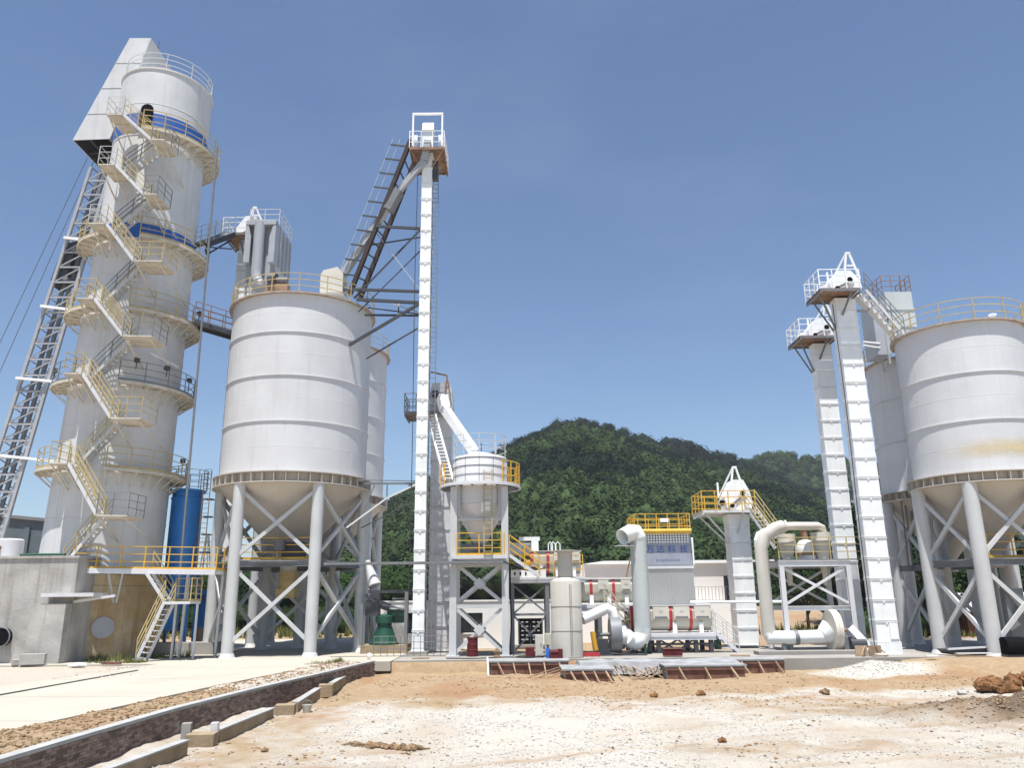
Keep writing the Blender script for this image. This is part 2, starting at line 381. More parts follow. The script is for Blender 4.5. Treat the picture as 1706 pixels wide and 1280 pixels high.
# stones, clods: joined masses
def scatter(name, pts, sizes, matname, flat=.7):
    n = len(pts)
    base = np.array([(1, 0, 0), (-1, 0, 0), (0, 1, 0), (0, -1, 0), (0, 0, 1), (0, 0, -.6)], float)
    fc = np.array([(0, 2, 4), (2, 1, 4), (1, 3, 4), (3, 0, 4), (2, 0, 5), (1, 2, 5), (3, 1, 5), (0, 3, 5)])
    v = base[None]*(1+.45*(rng.random((n, 6, 1))-.5))+.35*(rng.random((n, 6, 3))-.5)
    a = rng.random(n)*6.28; ca, sa = np.cos(a)[:, None], np.sin(a)[:, None]
    x = v[:, :, 0]*ca-v[:, :, 1]*sa; y = v[:, :, 0]*sa+v[:, :, 1]*ca
    v = np.stack([x, y, v[:, :, 2]*flat], -1)*sizes[:, None, None]+pts[:, None, :]
    f = (fc[None]+np.arange(n)[:, None, None]*6).reshape(-1, 3)
    me = bpy.data.meshes.new(name); me.vertices.add(n*6); me.vertices.foreach_set('co', v.astype('f4').ravel())
    me.loops.add(f.size); me.loops.foreach_set('vertex_index', f.ravel().astype('i4'))
    me.polygons.add(len(f)); me.polygons.foreach_set('loop_start', np.arange(0, f.size, 3, dtype='i4')); me.update()
    me.materials.append(M[matname]); o = bpy.data.objects.new(name, me); C.objects.link(o); kind(o, 'stuff'); return o
def pick(n, x0, x1, y0, y1, fn):
    x = rng.uniform(x0, x1, n); y = y0+(y1-y0)*rng.random(n)**1.35
    k = rng.random(n) < fn(x, y); x, y = x[k], y[k]
    return np.stack([x, y, gheight(x, y)], -1)
inyard = lambda x, y: (x > interp(WALL, y)+1.1)
p = pick(75000, -9, 17, 15.5, 33, lambda x, y: np.clip(gmask(x, y)-.2, 0, 1)*inyard(x, y)*(fbm(x*.7, y*.7, 3, 77) > .36))
scatter('gravel', p, .010+.030*rng.random(len(p))**3, 'stone_white')
p = pick(26000, -9, 18, 16, 37, lambda x, y: np.clip(1-gmask(x, y), 0, 1)*inyard(x, y)*(fbm(x*.6, y*.6, 3, 78) > .5))
scatter('soil_clods', p, .01+.05*rng.random(len(p))**4, 'clod_brown')
p = pick(22000, -11.5, -6.5, 13, 37.4, lambda x, y: ((x > interp(ROAD, y)+.05) & (x < interp(WALL, y)-.15))*.9)
scatter('soil_clods', p, .012+.05*rng.random(len(p))**3, 'clod_brown')
p = pick(5000, 10, 18, 22, 25.2, lambda x, y: np.clip(1-np.hypot((x-14.2)/4.2, (y-23.5)/1.5), 0, 1))
scatter('soil_clods', p, .02+.05*rng.random(len(p))**2.5, 'clod_brown')
p = pick(2500, 12.5, 18, 34.4, 37.6, lambda x, y: np.clip(1.1-np.hypot((x-15.2)/2.3, (y-36.1)/1.5), 0, 1))
scatter('gravel', p, .02+.03*rng.random(len(p)), 'stone_white')
p = pick(2600, -17, -10, 31, 41, lambda x, y: (x < interp(ROAD, y)-3-.2*(y-33))*(fbm(x*.9, y*.9, 3, 5) > .5)*.8)
p[:, 2] = .0
scatter('gravel', p, .02+.06*rng.random(len(p))**3, 'stone_white')

# concrete road slab, raised plant pad
def slab(name, left, right, z0, z1, matn):
    n = len(left); mb = MB()
    v = [(x, y, z1) for x, y in left]+[(x, y, z1) for x, y in right]+[(x, y, z0) for x, y in left]+[(x, y, z0) for x, y in right]
    f = []
    for i in range(n-1):
        f += [(i, n+i, n+i+1, i+1), (2*n+i, i, i+1, 2*n+i+1), (n+i, 3*n+i, 3*n+i+1, n+i+1)]
    f += [(0, 2*n, 3*n, n), (n-1, 2*n-1, 4*n-1, 3*n-1)]
    mb.add(v, f); return kind(mb.build(name, matn), 'structure')
yy = [8, 14, 18.2, 22, 26.6, 30, 33, 36, 37.8]
slab('road', [(-19.5+.12*(y-8), y) for y in yy], [(float(interp(ROAD, y)), y) for y in yy], -.3, 0.02, 'concrete_road')
mb = MB(); mb.b2(-24, -5.6, 37.85, 62, -.4, .012); kind(mb.build('concrete_pad', 'concrete_road'), 'structure')
mb = MB(); mb.b2(-5.57, 11.4, 38.3, 43.9, -.6, .0); kind(mb.build('concrete_pad', 'concrete_pad'), 'structure')
mb = MB(); mb.b2(11.5, 20.0, 37.9, 48, -.7, -.05); kind(mb.build('concrete_pad', 'concrete_pad'), 'structure')
mb = MB(); mb.b2(20.03, 36, 36.4, 56, -.8, -.14); kind(mb.build('concrete_pad', 'concrete_pad'), 'structure')
mb = MB(); mb.beam((-15.6, 14, .03), (-15.2, 34, .035), .07, .04); kind(mb.build('road_joint', 'dark_steel'), 'structure')

for k, (y0_, a_) in enumerate(((15.5, .06), (19.8, .05), (24.6, .07), (30.2, .04), (35.0, .05))):
    mb = MB(); xr_ = float(interp(ROAD, y0_))-.05; mb.beam((-19.5+.12*(y0_-8)+.1, y0_+a_*8, .0205), (xr_, y0_, .0205), .022, .005); kind(mb.build('road_joint', 'mortar'), 'structure')
rc_ = random.Random(8); mb = MB()
for k in range(7):
    p_ = V(rc_.uniform(-17, -11.5), rc_.uniform(15, 36), .0215); d_ = V(rc_.uniform(-1, 1), rc_.uniform(-1, 1), 0).normalized()
    for j in range(9):
        q_ = p_+d_*rc_.uniform(.15, .5); mb.beam(p_, q_, .012, .004); p_ = q_; d_ = (Matrix.Rotation(rc_.uniform(-.7, .7), 3, 'Z')@d_)
        if p_.x > float(interp(ROAD, p_.y))-.2: break
kind(mb.build('road_cracks', 'mortar'), 'structure')
# brick wall, one brick at a time (nearest ones single, the rest joined)
bw = thing('brick_wall', 'low dark brick retaining wall with a pale mortar cap along the soil strip', 'wall', (-8.6, 20, LOW))
core = MB(); cap = MB(); wy = list(np.arange(13.6, 37.8, .6))
wl = [(float(interp(WALL, y)), y) for y in wy]
for (x0, y0), (x1, y1) in zip(wl[:-1], wl[1:]):
    core.beam((x0-.13, y0, -.36), (x1-.13, y1, -.36), .22, .70); cap.beam((x0-.12, y0, .03), (x1-.12, y1, .03), .27, .07)
core.build('wall_core', 'mortar', bw); cap.build('cap', 'mortar_cap', bw)
bm_ = MB().box((0, 0, 0), (.10, .225, .052)).mesh('brick', (0, 0, 0)); bm_.materials.append(M['brick'])
rest = MB(); cnt = 0; L_ = .24
bricks = []
for row in range(11):
    y = 13.7+(L_/2 if row % 2 else 0)
    while y < 37.6:
        x = float(interp(WALL, y)); x2 = float(interp(WALL, y+.1)); bricks.append((y, row, x, math.atan2(-(x2-x), .1))); y += L_
bricks.sort()
for y, row, x, a in bricks:
    z = -.02-row*.0615-.035; dx = rng.uniform(-.004, .006)-.06
    if y > 14.6 and cnt < 300 and row < 10:
        o = bpy.data.objects.new('brick', bm_); C.objects.link(o); o.parent = bw; o.location = V(x+dx, y, z)-ORG[bw.name]; o.rotation_euler = (0, rng.uniform(-.02, .02), a); cnt += 1
    else: rest.box((x+dx, y, z), (.10, .225, .052), a)
kind(rest.build('bricks', 'brick', bw), 'stuff')
# ---------------------------------------------------------------- hills and woods
T1 = [(300, 985), (480, 955), (560, 905), (620, 872), (640, 846), (660, 828), (690, 808), (720, 797), (760, 780), (800, 766), (850, 740), (900, 718), (930, 708), (960, 706), (1000, 714), (1046, 729), (1106, 748), (1152, 762), (1205, 778), (1250, 790), (1310, 813), (1380, 836), (1450, 870), (1520, 900), (1706, 940), (1900, 960)]
T2 = [(700, 830), (780, 778), (850, 736), (900, 711), (930, 699), (960, 697), (1000, 703), (1060, 721), (1120, 727), (1180, 747), (1240, 766), (1290, 788), (1350, 815), (1400, 850), (1480, 900)]
T3 = [(1080, 800), (1180, 778), (1240, 766), (1262, 755), (1300, 751), (1330, 757), (1366, 760), (1420, 763), (1500, 778), (1600, 800), (1706, 825), (1900, 880)]
ICO = None
def hill(tab, y0, y1, ht, n, darkfn, name, lname):
    P = [at(px, py, y1) for px, py in tab]; X = np.array([p.x for p in P]); Z = np.array([p.z-ht*.72 for p in P])
    def hz(x, y):
        s = (y-y0)/(y1-y0); xr = x/y*y1
        zr = np.interp(xr, X, Z); zr = np.where((xr < X[0]), zr*np.exp((xr-X[0])/30), zr); zr = np.where(xr > X[-1], zr*np.exp(-(xr-X[-1])/60), zr)
        bump = 1+.16*(fbm(x*.03, y*.03, 3, 5)-.5)*np.clip(s*(1-s)*4, 0, 1)
        back = np.clip((y-y1)/(y1-y0)*1.2, 0, 1)
        return np.maximum(zr*np.where(s < 1, np.clip(s, 0, 1)**.92, 1-back)*bump, 0)-.3
    u = np.linspace(-.42, .80, 110); yy = np.linspace(y0, y1*1.35, 44)
    U, Y = np.meshgrid(u, yy); Xg = U*Y; Zg = hz(Xg, Y)
    mb = MB(); W = len(u)
    mb.v = list(zip(Xg.ravel().tolist(), Y.ravel().tolist(), Zg.ravel().tolist()))
    mb.f = [(j*W+i, j*W+i+1, (j+1)*W+i+1, (j+1)*W+i) for j in range(len(yy)-1) for i in range(W-1)]
    kind(mb.build(name, 'hill_soil', smooth=True), 'structure')
    lo, hi = (tab[0][0]-853)/F, (tab[-1][0]-853)/F
    k = n; yv = np.sqrt(rng.uniform(y0**2, (y1*1.03)**2, k)); uv = rng.uniform(max(lo, -.32), min(hi, .72), k); xv = uv*yv; zv = hz(xv, yv)
    keep = zv > 1.5; xv, yv, zv = xv[keep], yv[keep], zv[keep]
    s = (yv-y0)/(y1-y0)
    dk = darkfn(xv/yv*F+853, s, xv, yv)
    for nm, sel, mt in ((lname, ~dk, 'leaf_broad'), (lname, dk, 'leaf_dark_and_cloud_shade')):
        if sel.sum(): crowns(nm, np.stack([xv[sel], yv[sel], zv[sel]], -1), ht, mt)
def crowns(name, p, ht, mt, nq=190, lf=.05):
    n = len(p); R0 = ht*rng.uniform(.42, .78, n); Hc = ht*rng.uniform(.45, .65, n)
    d = rng.normal(size=(n, nq, 3)); d /= np.linalg.norm(d, axis=2, keepdims=True); d[:, :, 2] = np.abs(d[:, :, 2])*1.15-.35
    # clumps: a few lobes per crown
    lob = rng.normal(size=(n, 6, 3)); lob /= np.linalg.norm(lob, axis=2, keepdims=True); lob[:, :, 2] = np.abs(lob[:, :, 2])
    li = rng.integers(0, 6, (n, nq)); lc = np.take_along_axis(lob, li[:, :, None].repeat(3, 2), 1)
    c = (lc*.52+d*.50*rng.uniform(.85, 1.08, (n, nq, 1)))
    c = c*np.stack([R0, R0, Hc], -1)[:, None, :]+p[:, None, :]+np.stack([0*R0, 0*R0, ht-Hc], -1)[:, None, :]
    nrm = d+.3*rng.normal(size=d.shape)+np.array([0, 0, .75]); nrm /= np.linalg.norm(nrm, axis=2, keepdims=True)
    tv = np.cross(nrm, rng.normal(size=d.shape)); tv /= np.linalg.norm(tv, axis=2, keepdims=True); bv = np.cross(nrm, tv)
    sz = (ht*lf*rng.uniform(.6, 1.25, (n, nq, 1)))
    q = np.stack([c-tv*sz, c-bv*sz*.8, c+tv*sz, c+bv*sz*.8], 2).reshape(-1, 3)
    # dark body so that the ground does not show through the leaves
    bd = np.array([(1, 0, 0), (0, 1, 0), (-1, 0, 0), (0, -1, 0), (0, 0, 1), (0, 0, -1)], float)*.8
    bf = np.array([(0, 1, 4), (1, 2, 4), (2, 3, 4), (3, 0, 4), (1, 0, 5), (2, 1, 5), (3, 2, 5), (0, 3, 5)])
    bvv = (bd[None]*np.stack([R0, R0, Hc], -1)[:, None, :]+p[:, None, :]+np.stack([0*R0, 0*R0, ht-Hc], -1)[:, None, :]).reshape(-1, 3)
    nqv = len(q); f4 = np.arange(nqv).reshape(-1, 4); f3 = (bf[None]+np.arange(n)[:, None, None]*6).reshape(-1, 3)+nqv
    v = np.concatenate([q, bvv]); li = np.concatenate([f4.ravel(), f3.ravel()])
    st = np.concatenate([np.arange(0, f4.size, 4), f4.size+np.arange(0, f3.size, 3)])
    me = bpy.data.meshes.new(name); me.vertices.add(len(v)); me.vertices.foreach_set('co', v.astype('f4').ravel())
    me.loops.add(len(li)); me.loops.foreach_set('vertex_index', li.astype('i4'))
    me.polygons.add(len(st)); me.polygons.foreach_set('loop_start', st.astype('i4')); me.update(); me.materials.append(M[mt])
    o = bpy.data.objects.new(name, me); C.objects.link(o); kind(o, 'stuff'); return o
hill(T1, 100, 240, 6.0, 3000, lambda px, s, x, y: (fbm(x*.05, y*.05, 3, 61) > .64) | ((s > .93) & (px < 930)), 'hill', 'forest')  # scattered dark crowns, plus cloud shade painted along the left ridge top
hill(T2, 235, 320, 6.5, 1100, lambda px, s, x, y: (fbm(x*.05, y*.05, 3, 62) > .15), 'hill', 'forest')  # upper ridge under cloud shadow, painted with darker leaves
hill(T3, 325, 430, 7.0, 1900, lambda px, s, x, y: (s < .62+.25*(fbm(x*.03, y*.03, 3, 63)-.5)) & (px < 1480), 'hill', 'forest')  # lower slope's cloud-shadow patch, put into the leaf colour
LEAFP = []
def tree_meshes(i, h, pine):
    r = random.Random(40+i); tr = MB(); th = h*(.35 if not pine else .9)
    tr.path([(0, 0, -.4), (.05*h*r.uniform(-1, 1)*.3, 0, th*.5), (0, .02*h, th)], h*.022, 7, r2=h*.008)
    cl = []
    if pine:
        for k in range(26):
            t = k/25; z = h*(.22+.78*t); rr = h*.22*(1-t)**.8+.12; a = r.uniform(0, 6.28)
            cl.append((Vector((math.cos(a)*rr*.65, math.sin(a)*rr*.65, z)), rr*.75, rr*.45))
            if k % 3 == 0: tr.tube((0, 0, z-.2), (math.cos(a)*rr*.7, math.sin(a)*rr*.7, z), .02*h*(1-t)*.5+.01, 4)
    else:
        for k in range(20):
            a = r.uniform(0, 6.28); e = r.uniform(-.25, 1); rr = h*.30*r.uniform(.3, 1)
            c = Vector((math.cos(a)*rr, math.sin(a)*rr, h*.50+h*.36*e)); cl.append((c, h*r.uniform(.09, .16), h*r.uniform(.07, .12)))
            if k % 2 == 0: tr.tube((0, 0, th*r.uniform(.55, .95)), c, h*.009, 4, r2=h*.003)
    lf = MB()
    for c, ra, rb in cl:
        for k in range(75):
            d = Vector((r.gauss(0, 1), r.gauss(0, 1), r.gauss(0, 1))).normalized()*r.uniform(.55, 1.05)
            p = c+Vector((d.x*ra, d.y*ra, d.z*rb)); nn = (d+Vector((r.gauss(0, .5), r.gauss(0, .5), .5+r.gauss(0, .4)))).normalized()
            tv = nn.orthogonal().normalized(); tv = Matrix.Rotation(r.uniform(0, 6.28), 3, nn)@tv; bv = nn.cross(tv); s = h*.019*r.uniform(.6, 1.3)
            lf.add([p-tv*s, p-bv*s*.6, p+tv*s, p+bv*s*.6], [(0, 1, 2, 3)])
    a = tr.mesh('trunk', (0, 0, 0)); a.materials.append(M['trunk_bark']); b = lf.mesh('crown', (0, 0, 0)); b.materials.append(M['leaf_near_dark' if (pine or i % 2) else 'leaf_near'])
    return a, b
TM = [tree_meshes(i, 8., i >= 4) for i in range(6)]
def tree(px, base_y, Y, h, k, label, group, name=None):
    p = at(px, base_y, Y); p.z = float(gheight(p.x, p.y))-.1
    t = thing(name or ('pine_tree' if k >= 4 else 'broadleaf_tree'), label, 'tree', p, group)
    t.scale = (h/8*random.uniform(.9, 1.25),)*2+(h/8,); t.rotation_euler = (0, 0, random.uniform(0, 6.28))
    for nm, me in (('trunk', TM[k][0]), ('crown', TM[k][1])):
        o = bpy.data.objects.new(nm, me); C.objects.link(o); o.parent = t
rt = random.Random(5)
def belt(n, px0, px1, y0, y1, ht, mt, seed):
    g = np.random.default_rng(seed); Y = g.uniform(y0, y1, n); px = g.uniform(px0, px1, n); x = (px-853)/F*Y/1.0
    return crowns('woodland', np.stack([x, Y, gheight(x, Y)-.12*ht], -1), ht, mt, 800, .026)
belt(70, 300, 700, 78, 108, 6.5, 'leaf_near', 3); belt(60, 300, 700, 74, 104, 5.5, 'leaf_near_dark', 4); belt(70, 290, 640, 68, 76, 2.4, 'leaf_near', 5)
belt(110, 1390, 1860, 66, 105, 8.0, 'leaf_near_dark', 6); belt(60, 1390, 1860, 64, 100, 7.0, 'leaf_near', 7); belt(70, 1400, 1860, 58, 66, 2.6, 'leaf_near', 8)
for px, Y, h, k, lb in ((1436, 60, 9.5, 4, 'dark pointed tree seen between the two tall right elevators'), (1462, 62, 8.5, 0, 'leafy tree seen just left of the taller right elevator'), (1512, 58, 8, 1, 'dark leafy tree just right of the taller right elevator foot'), (1545, 60, 9, 5, 'dark pointed tree seen between the rear and front legs of the right silo'), (1560, 55, 6, 2, 'low bright leafy tree behind the left leg of the right silo'), (1618, 63, 8, 3, 'dark leafy tree seen between the two front legs of the right silo'), (1690, 64, 9, 4, 'dark pointed tree at the right edge of the picture behind the silo'), (1408, 64, 8, 1, 'leafy tree seen below the cyclone deck beside the farther elevator'), (1345, 62, 7, 0, 'leafy tree seen through the X brace below the cyclones')):
    tree(px, 1020, Y, h, k, lb, None)
# ---------------------------------------------------------------- lime kiln tower
TC = V(-22.35, 44, 0); TR = 3.0
def Rz(z): return 3.0-.45*min(1, max(0, (z-5)/28.))
kiln = thing('kiln_tower', 'tall white cylindrical kiln tower with zigzag stairs, ring galleries and two blue bands', 'tower', TC)
RZ = [9.46, 14.12, 18.24, 22.58, 29.32]; ZB = 4.35; ZT = 33.75
mb = MB()
prof = [(TR, ZB-.3)]
for z in (6.9, 9.3, 11.8, 14.0, 16.2, 18.1, 20.4, 22.4): prof += [(Rz(z), z-.02), (Rz(z)+.018, z-.015), (Rz(z)+.018, z+.015), (Rz(z), z+.02)]
prof += [(Rz(29.3), 29.3)]
mb.lathe(TC, prof, 72); mb.build('shell', 'kiln_white', kiln, smooth=True)
CR = 2.58
mb = MB(); mb.lathe(TC, [(CR, 29.25), (CR+.06, 29.3), (CR+.06, 31.4), (CR+.075, 31.42), (CR+.06, 31.44), (CR+.06, ZT), (CR+.12, ZT+.03), (CR+.12, ZT+.12), (CR-.4, ZT+.14), (0, ZT+.5)], 72)
mb.build('cap_drum', 'kiln_white', kiln, smooth=True)
mb = MB(); mb.lathe(TC, [(CR+.07, 29.45), (CR+.075, 29.45), (CR+.075, 30.75), (CR+.065, 30.75)], 72, -95, 265); mb.build('blue_band', 'blue_band', kiln, smooth=True)
mb = MB(); mb.lathe(TC, [(Rz(22.7)+.02, 22.7), (Rz(22.7)+.03, 22.7), (Rz(23.6)+.03, 23.6), (Rz(23.6)+.02, 23.6)], 72); mb.build('blue_band', 'blue_band', kiln, smooth=True)
# arched doorway in the upper band
a0 = 5; door = MB()
c0 = pol(TC, CR+.05, a0, 30.4); tx = V(math.cos(R_(a0)), math.sin(R_(a0)), 0); nrm = V(math.sin(R_(a0)), -math.cos(R_(a0)), 0)
pts = [c0+tx*dx+V(0, 0, dz) for dx, dz in [(-.35, -.95), (.35, -.95), (.35, .55)]+[(.35*math.cos(R_(t)), .55+.35*math.sin(R_(t))) for t in (30, 60, 90, 120, 150)]+[(-.35, .55)]]
door.prism([p+nrm*.09 for p in pts], -nrm*.25); door.build('doorway', 'black', kiln)
r = MB(); rail(r, arc(TC, CR-.05, -150, 190, ZT+.14, 48), sp=1.5, toe=False); r.build('railing', 'grey_paint', kiln)
def stair(parent, p, q, wdt, side, mat_s, mat_r, railmat2=None, tread=.24, rails=(True, True), single_treads=False, hr=1.0):
    """flight from low point p to high point q (centre line); side = horizontal unit vector across"""
    p, q, side = Vector(p), Vector(q), Vector(side); st = MB()
    for s in (-1, 1): st.beam(p+side*s*wdt/2, q+side*s*wdt/2, .045, .15)
    f = st.build('stair_flight', mat_s, parent); h = q.z-p.z; n = max(3, round(h/tread)); d = q-p; run = V(d.x, d.y, 0).normalized()
    ang = math.atan2(run.y, run.x)
    one = MB(); one.box((0, 0, 0), (.24, wdt-.06, .035))
    if single_treads:
        me = one.mesh('tread', (0, 0, 0)); me.materials.append(M[mat_s])
        for i in range(n): o = inst(None, 'tread', f, p+d*((i+.5)/n)-ORG[parent.name], ang, mesh=me)
    else:
        tr = MB()
        for i in range(n): tr.box(p+d*((i+.5)/n), (.24, wdt-.06, .035), ang)
        tr.build('treads', mat_s, f)
    for k, s in enumerate((-1, 1)):
        if rails[k]:
            r = MB(); e = side*s*(wdt/2+.02)
            for hh in (hr*.35, hr*.68, hr): r.tube(p+e+V(0, 0, hh), q+e+V(0, 0, hh), .024, 4)
            m_ = max(2, round(d.length/1.1))
            for i in range(m_+1): b = p+e+d*(i/m_); r.tube(b, b+V(0, 0, hr), .028, 4)
            r.build('handrail', (mat_r if k == 0 else (railmat2 or mat_r)), f)
    return f
def bracket_mesh(w, h):
    b = MB(); b.beam((0, .02, -.04), (0, -w, -.04), .05, .08); b.beam((0, -w+.04, -.09), (0, .03, -h), .045, .045); return b
def gallery(z, wd, a_list, rmat, bmat='cream_deck'):
    g = None; TR = Rz(z)
    for a0, a1, sp in a_list:
        mb = MB(); mb.ring(TC, TR+.07, TR+wd, z-.07, z, max(4, int((a1-a0)/6)), a0, a1)
        mb.ring(TC, TR+wd-.02, TR+wd+.03, z-.16, z-.075, max(4, int((a1-a0)/6)), a0, a1)
        g = mb.build('gallery', 'cream_deck', kiln)
        r = MB(); rail(r, arc(TC, TR+wd-.03, a0, a1, z, max(4, int((a1-a0)/6))), sp=1.2); r.build('railing', rmat, g)
        bm = None
        n = max(2, int((a1-a0)/11))
        for k in range(n+1):
            a = a0+(a1-a0)*k/n
            if bm is None:
                b = bracket_mesh(wd-.06, .75); b.v = [(x, y-TR-.06, zz) for x, y, zz in b.v]; bm = b.mesh('bracket', (0, 0, 0)); bm.materials.append(M[bmat])
            o = bpy.data.objects.new('bracket', bm); C.objects.link(o); o.parent = g; o.location = (0, 0, z-.08); o.rotation_euler = (0, 0, R_(a))
for i, z in enumerate(RZ):
    w_ = .86 if i < 4 else .9
    gallery(z, w_, [(-80, -17, 0), (20, 160, 0)] if i < 4 else [(8, 165, 0)], ('old_yellow', 'mid_steel', 'old_yellow', 'old_yellow', 'old_yellow')[i])
YO, YI = 39.72, 40.52          # outer and inner stair lanes in front of the shell
def landing(x0, x1, y0, y1, z, openings, rm, name='landing'):
    mb = MB(); mb.b2(x0, x1, y0, y1, z-.06, z); mb.b2(x0+.05, x1-.05, y0+.05, y0+.1, z-.14, z-.06); mb.b2(x0+.05, x1-.05, (y0+y1)/2-.03, (y0+y1)/2+.03, z-.14, z-.06); mb.b2(x0+.05, x1-.05, y1-.12, y1-.05, z-.14, z-.06)
    l = mb.build(name, 'cream_deck', kiln)
    for x in (x0+.15, x1-.15):
        br = MB(); br.beam((x, y0+.1, z-.15), (x, 44-math.sqrt(max(.4, Rz(z)**2-(x-TC.x)**2)), z-1.15), .06); br.build('bracket', 'cream_deck', l)
    r = MB(); rail(r, side_path(x0, x1, y0, y1, z, openings), sp=.8, toe=False, r=.02)
    r.build('railing', rm, l)
levels = [ZB]+RZ
X = TC.x
for i in range(1, 6):
    zt, zb = levels[i], levels[i-1]
    big = (zt-zb) > 5.5
    ztop = zt; zmid = zb+(zt-zb)*.52
    stages = [(zt, zb)] if not big else [(zt, zb+(zt-zb)*.53), (zb+(zt-zb)*.53, zb)]
    for k, (a, b) in enumerate(stages):
        mid = b+(a-b)*.5
        landing(X-1.0, X-.05, 39.35, 41.2, a, ['f', 'l'], 'old_yellow' if i < 4 else 'grey_paint')
        stair(kiln, (X+1.75, YO, mid), (X-.05, YO, a), .66, (0, 1, 0), 'white_shell', 'old_yellow', 'old_yellow')
        landing(X+1.75, X+(3.3 if i < 5 else 2.5), 39.35, 41.1, mid, ['f', 'r'], 'mid_steel' if i % 2 else 'old_yellow', 'landing')
        stair(kiln, (X+.0, YI, b), (X+1.75, YI, mid), .66, (0, 1, 0), 'grey_paint' if i > 1 else 'white_shell', 'mid_steel' if i > 2 else 'old_yellow', 'old_yellow')
# rectangular working platform round the foot
wp = MB(); wp.b2(X+.35, X+7.6, 40.2, 42.2, ZB-.16, ZB); wp.b2(X+.35, X+7.6, 40.12, 40.199, ZB-.22, ZB+.03)
pl = wp.build('work_platform', 'white_shell', kiln)
r = MB(); rail(r, [(X+.5, 40.2, ZB), (X+7.6, 40.2, ZB), (X+7.6, 42.2, ZB)], sp=1.25, r=.03); r.build('railing', 'yellow_paint', pl)
for xq in (2.3, 3.0):
    b = MB(); b.beam((X+xq, 40.3, ZB-.2), (X+2.65+(xq-2.65)*.2, 40.62, ZB-1.6), .07); b.build('bracket', 'grey_paint', pl)
for xx in (X+5.6, X+7.4):
    b = MB(); b.beam((xx, 41.9, 0), (xx, 41.9, ZB-.17), .12); b.build('leg', 'white_shell', pl)
# fitments: floodlights, pipe, cabinets
for a, z in ((-58, 15.0), (32, 15.3), (58, 15.2), (88, 15.0), (92, 10.4), (95, 19.2)):
    b = MB(); p = pol(TC, Rz(z)+.78, a, z); b.box(p, (.28, .2, .22), R_(a)); b.tube(p-V(0, 0, .5), p, .03, 5); b.build('floodlight', 'dark_steel', kiln)
b = MB(); b.tube(pol(TC, Rz(16)+.5, 43, 15.9), pol(TC, Rz(16)+.45, 76, 15.6), .05, 8); b.build('pipe', 'white_paint', kiln)
# round concrete foot
mb = MB(); mb.lathe((TC.x, TC.y, 0), [(3.35, -.3), (3.35, 3.55), (3.3, 3.6), (3.3, 4.12), (2.9, 4.14)], 64); mb.build('concrete_foot', 'concrete_tan', kiln, smooth=True)
pc = pol(TC, 3.36, 35, 1.55); b = MB(); nv = V(math.sin(R_(35)), -math.cos(R_(35)), 0); b.tube(pc-nv*.06, pc+nv*.05, .52, 28); b.tube(pc+nv*.05, pc+nv*.07, .42, 28); b.build('inspection_cover', 'collector_grey', kiln)
kiln.rotation_euler = (0, R_(1.26), 0)      # the shell stands slightly out of plumb
# slanted hood on the head
hood = thing('hoist_hood', 'white slanted sheet-metal hood with a dark open underside on top of the kiln', 'hood', (-24, 45, 28))
YH, DH = 43.6, 3.4
fp = [at(216, 63, YH), at(252, 63, YH), at(183, 231, YH), at(121, 233, YH)]
mb = MB(); dv = V(0, DH, 0)
mb.add(fp+[p+dv for p in fp], [(3, 2, 1, 0), (4, 5, 6, 7), (0, 1, 5, 4), (1, 2, 6, 5), (3, 0, 4, 7)])
o = mb.build('hood_shell', 'kiln_white', hood); o.data.materials.append(M['dark_steel'])  # dark inner skin paints in the deep shade of the hollow hood
s_ = o.modifiers.new('thick', 'SOLIDIFY'); s_.thickness = .06; s_.offset = -1; s_.material_offset = 1; s_.material_offset_rim = 0
for tt in (.25, .5, .75):
    mb = MB(); a_, b_ = fp[0].lerp(fp[3], tt), fp[1].lerp(fp[2], tt); mb.beam(a_+V(0, -.012, 0), b_+V(0, -.012, 0), .02, .05); mb.build('stiffener', 'kiln_white', hood)
mb = MB(); a_, b_ = fp[3], fp[2]
for tt in (.45, .95): p = a_.lerp(b_, tt); mb.beam(p+V(0, .1, .1), p+V(0, DH-.1, .1), .12, .18)
mb.beam(a_+V(0.1, DH*.5, .15), b_+V(0, DH*.5, .15), .1, .16); mb.build('bottom_frame', 'dark_steel', hood)
mb = MB(); p = at(262, 96, 45.); mb.tube(p, p+V(0, 0, 1.3), .02, 5); mb.build('lightning_rod', 'dark_steel', hood)

# inclined skip hoist
hoist = thing('skip_hoist', 'galvanised lattice skip hoist track leaning against the left side of the kiln', 'hoist', (-29, 44.5, 0))
dn = {}
for yk, Y in (('f', 43.6), ('b', 45.4)):
    for sd_, (a_, b_) in (('l', ((-24, 815), (152, 278))), ('r', ((28, 815), (186, 278)))):
        d0, d1 = at(*a_, Y), at(*b_, Y)
        e = (d1-d0); d00 = d0-e*((d0.z-.1)/e.z); d1 = Vector((d1.x, Y, d1.z)); dn[yk+sd_] = (d00, d1)
for k, (a_, b_) in dn.items():
    mb = MB(); mb.beam(a_, b_, .17, .17); mb.build('chord', 'galvanised', hoist)
NB = 30
lat = MB()
for i in range(NB):
    t0, t1 = i/NB, (i+1)/NB
    P = {k: (a_.lerp(b_, t0), a_.lerp(b_, t1)) for k, (a_, b_) in dn.items()}
    for u_, v_ in (('fl', 'fr'), ('bl', 'br'), ('fl', 'bl'), ('fr', 'br')):
        mb = MB(); mb.beam(P[u_][0], P[v_][0], .09); mb.beam(P[u_][0], P[v_][1], .06); mb.beam(P[v_][0], P[u_][1], .06) if u_ in ('bl', 'fr') else None; mb.build('lattice_bay', 'galvanised' if u_[0] == 'f' else 'mid_steel', hoist)
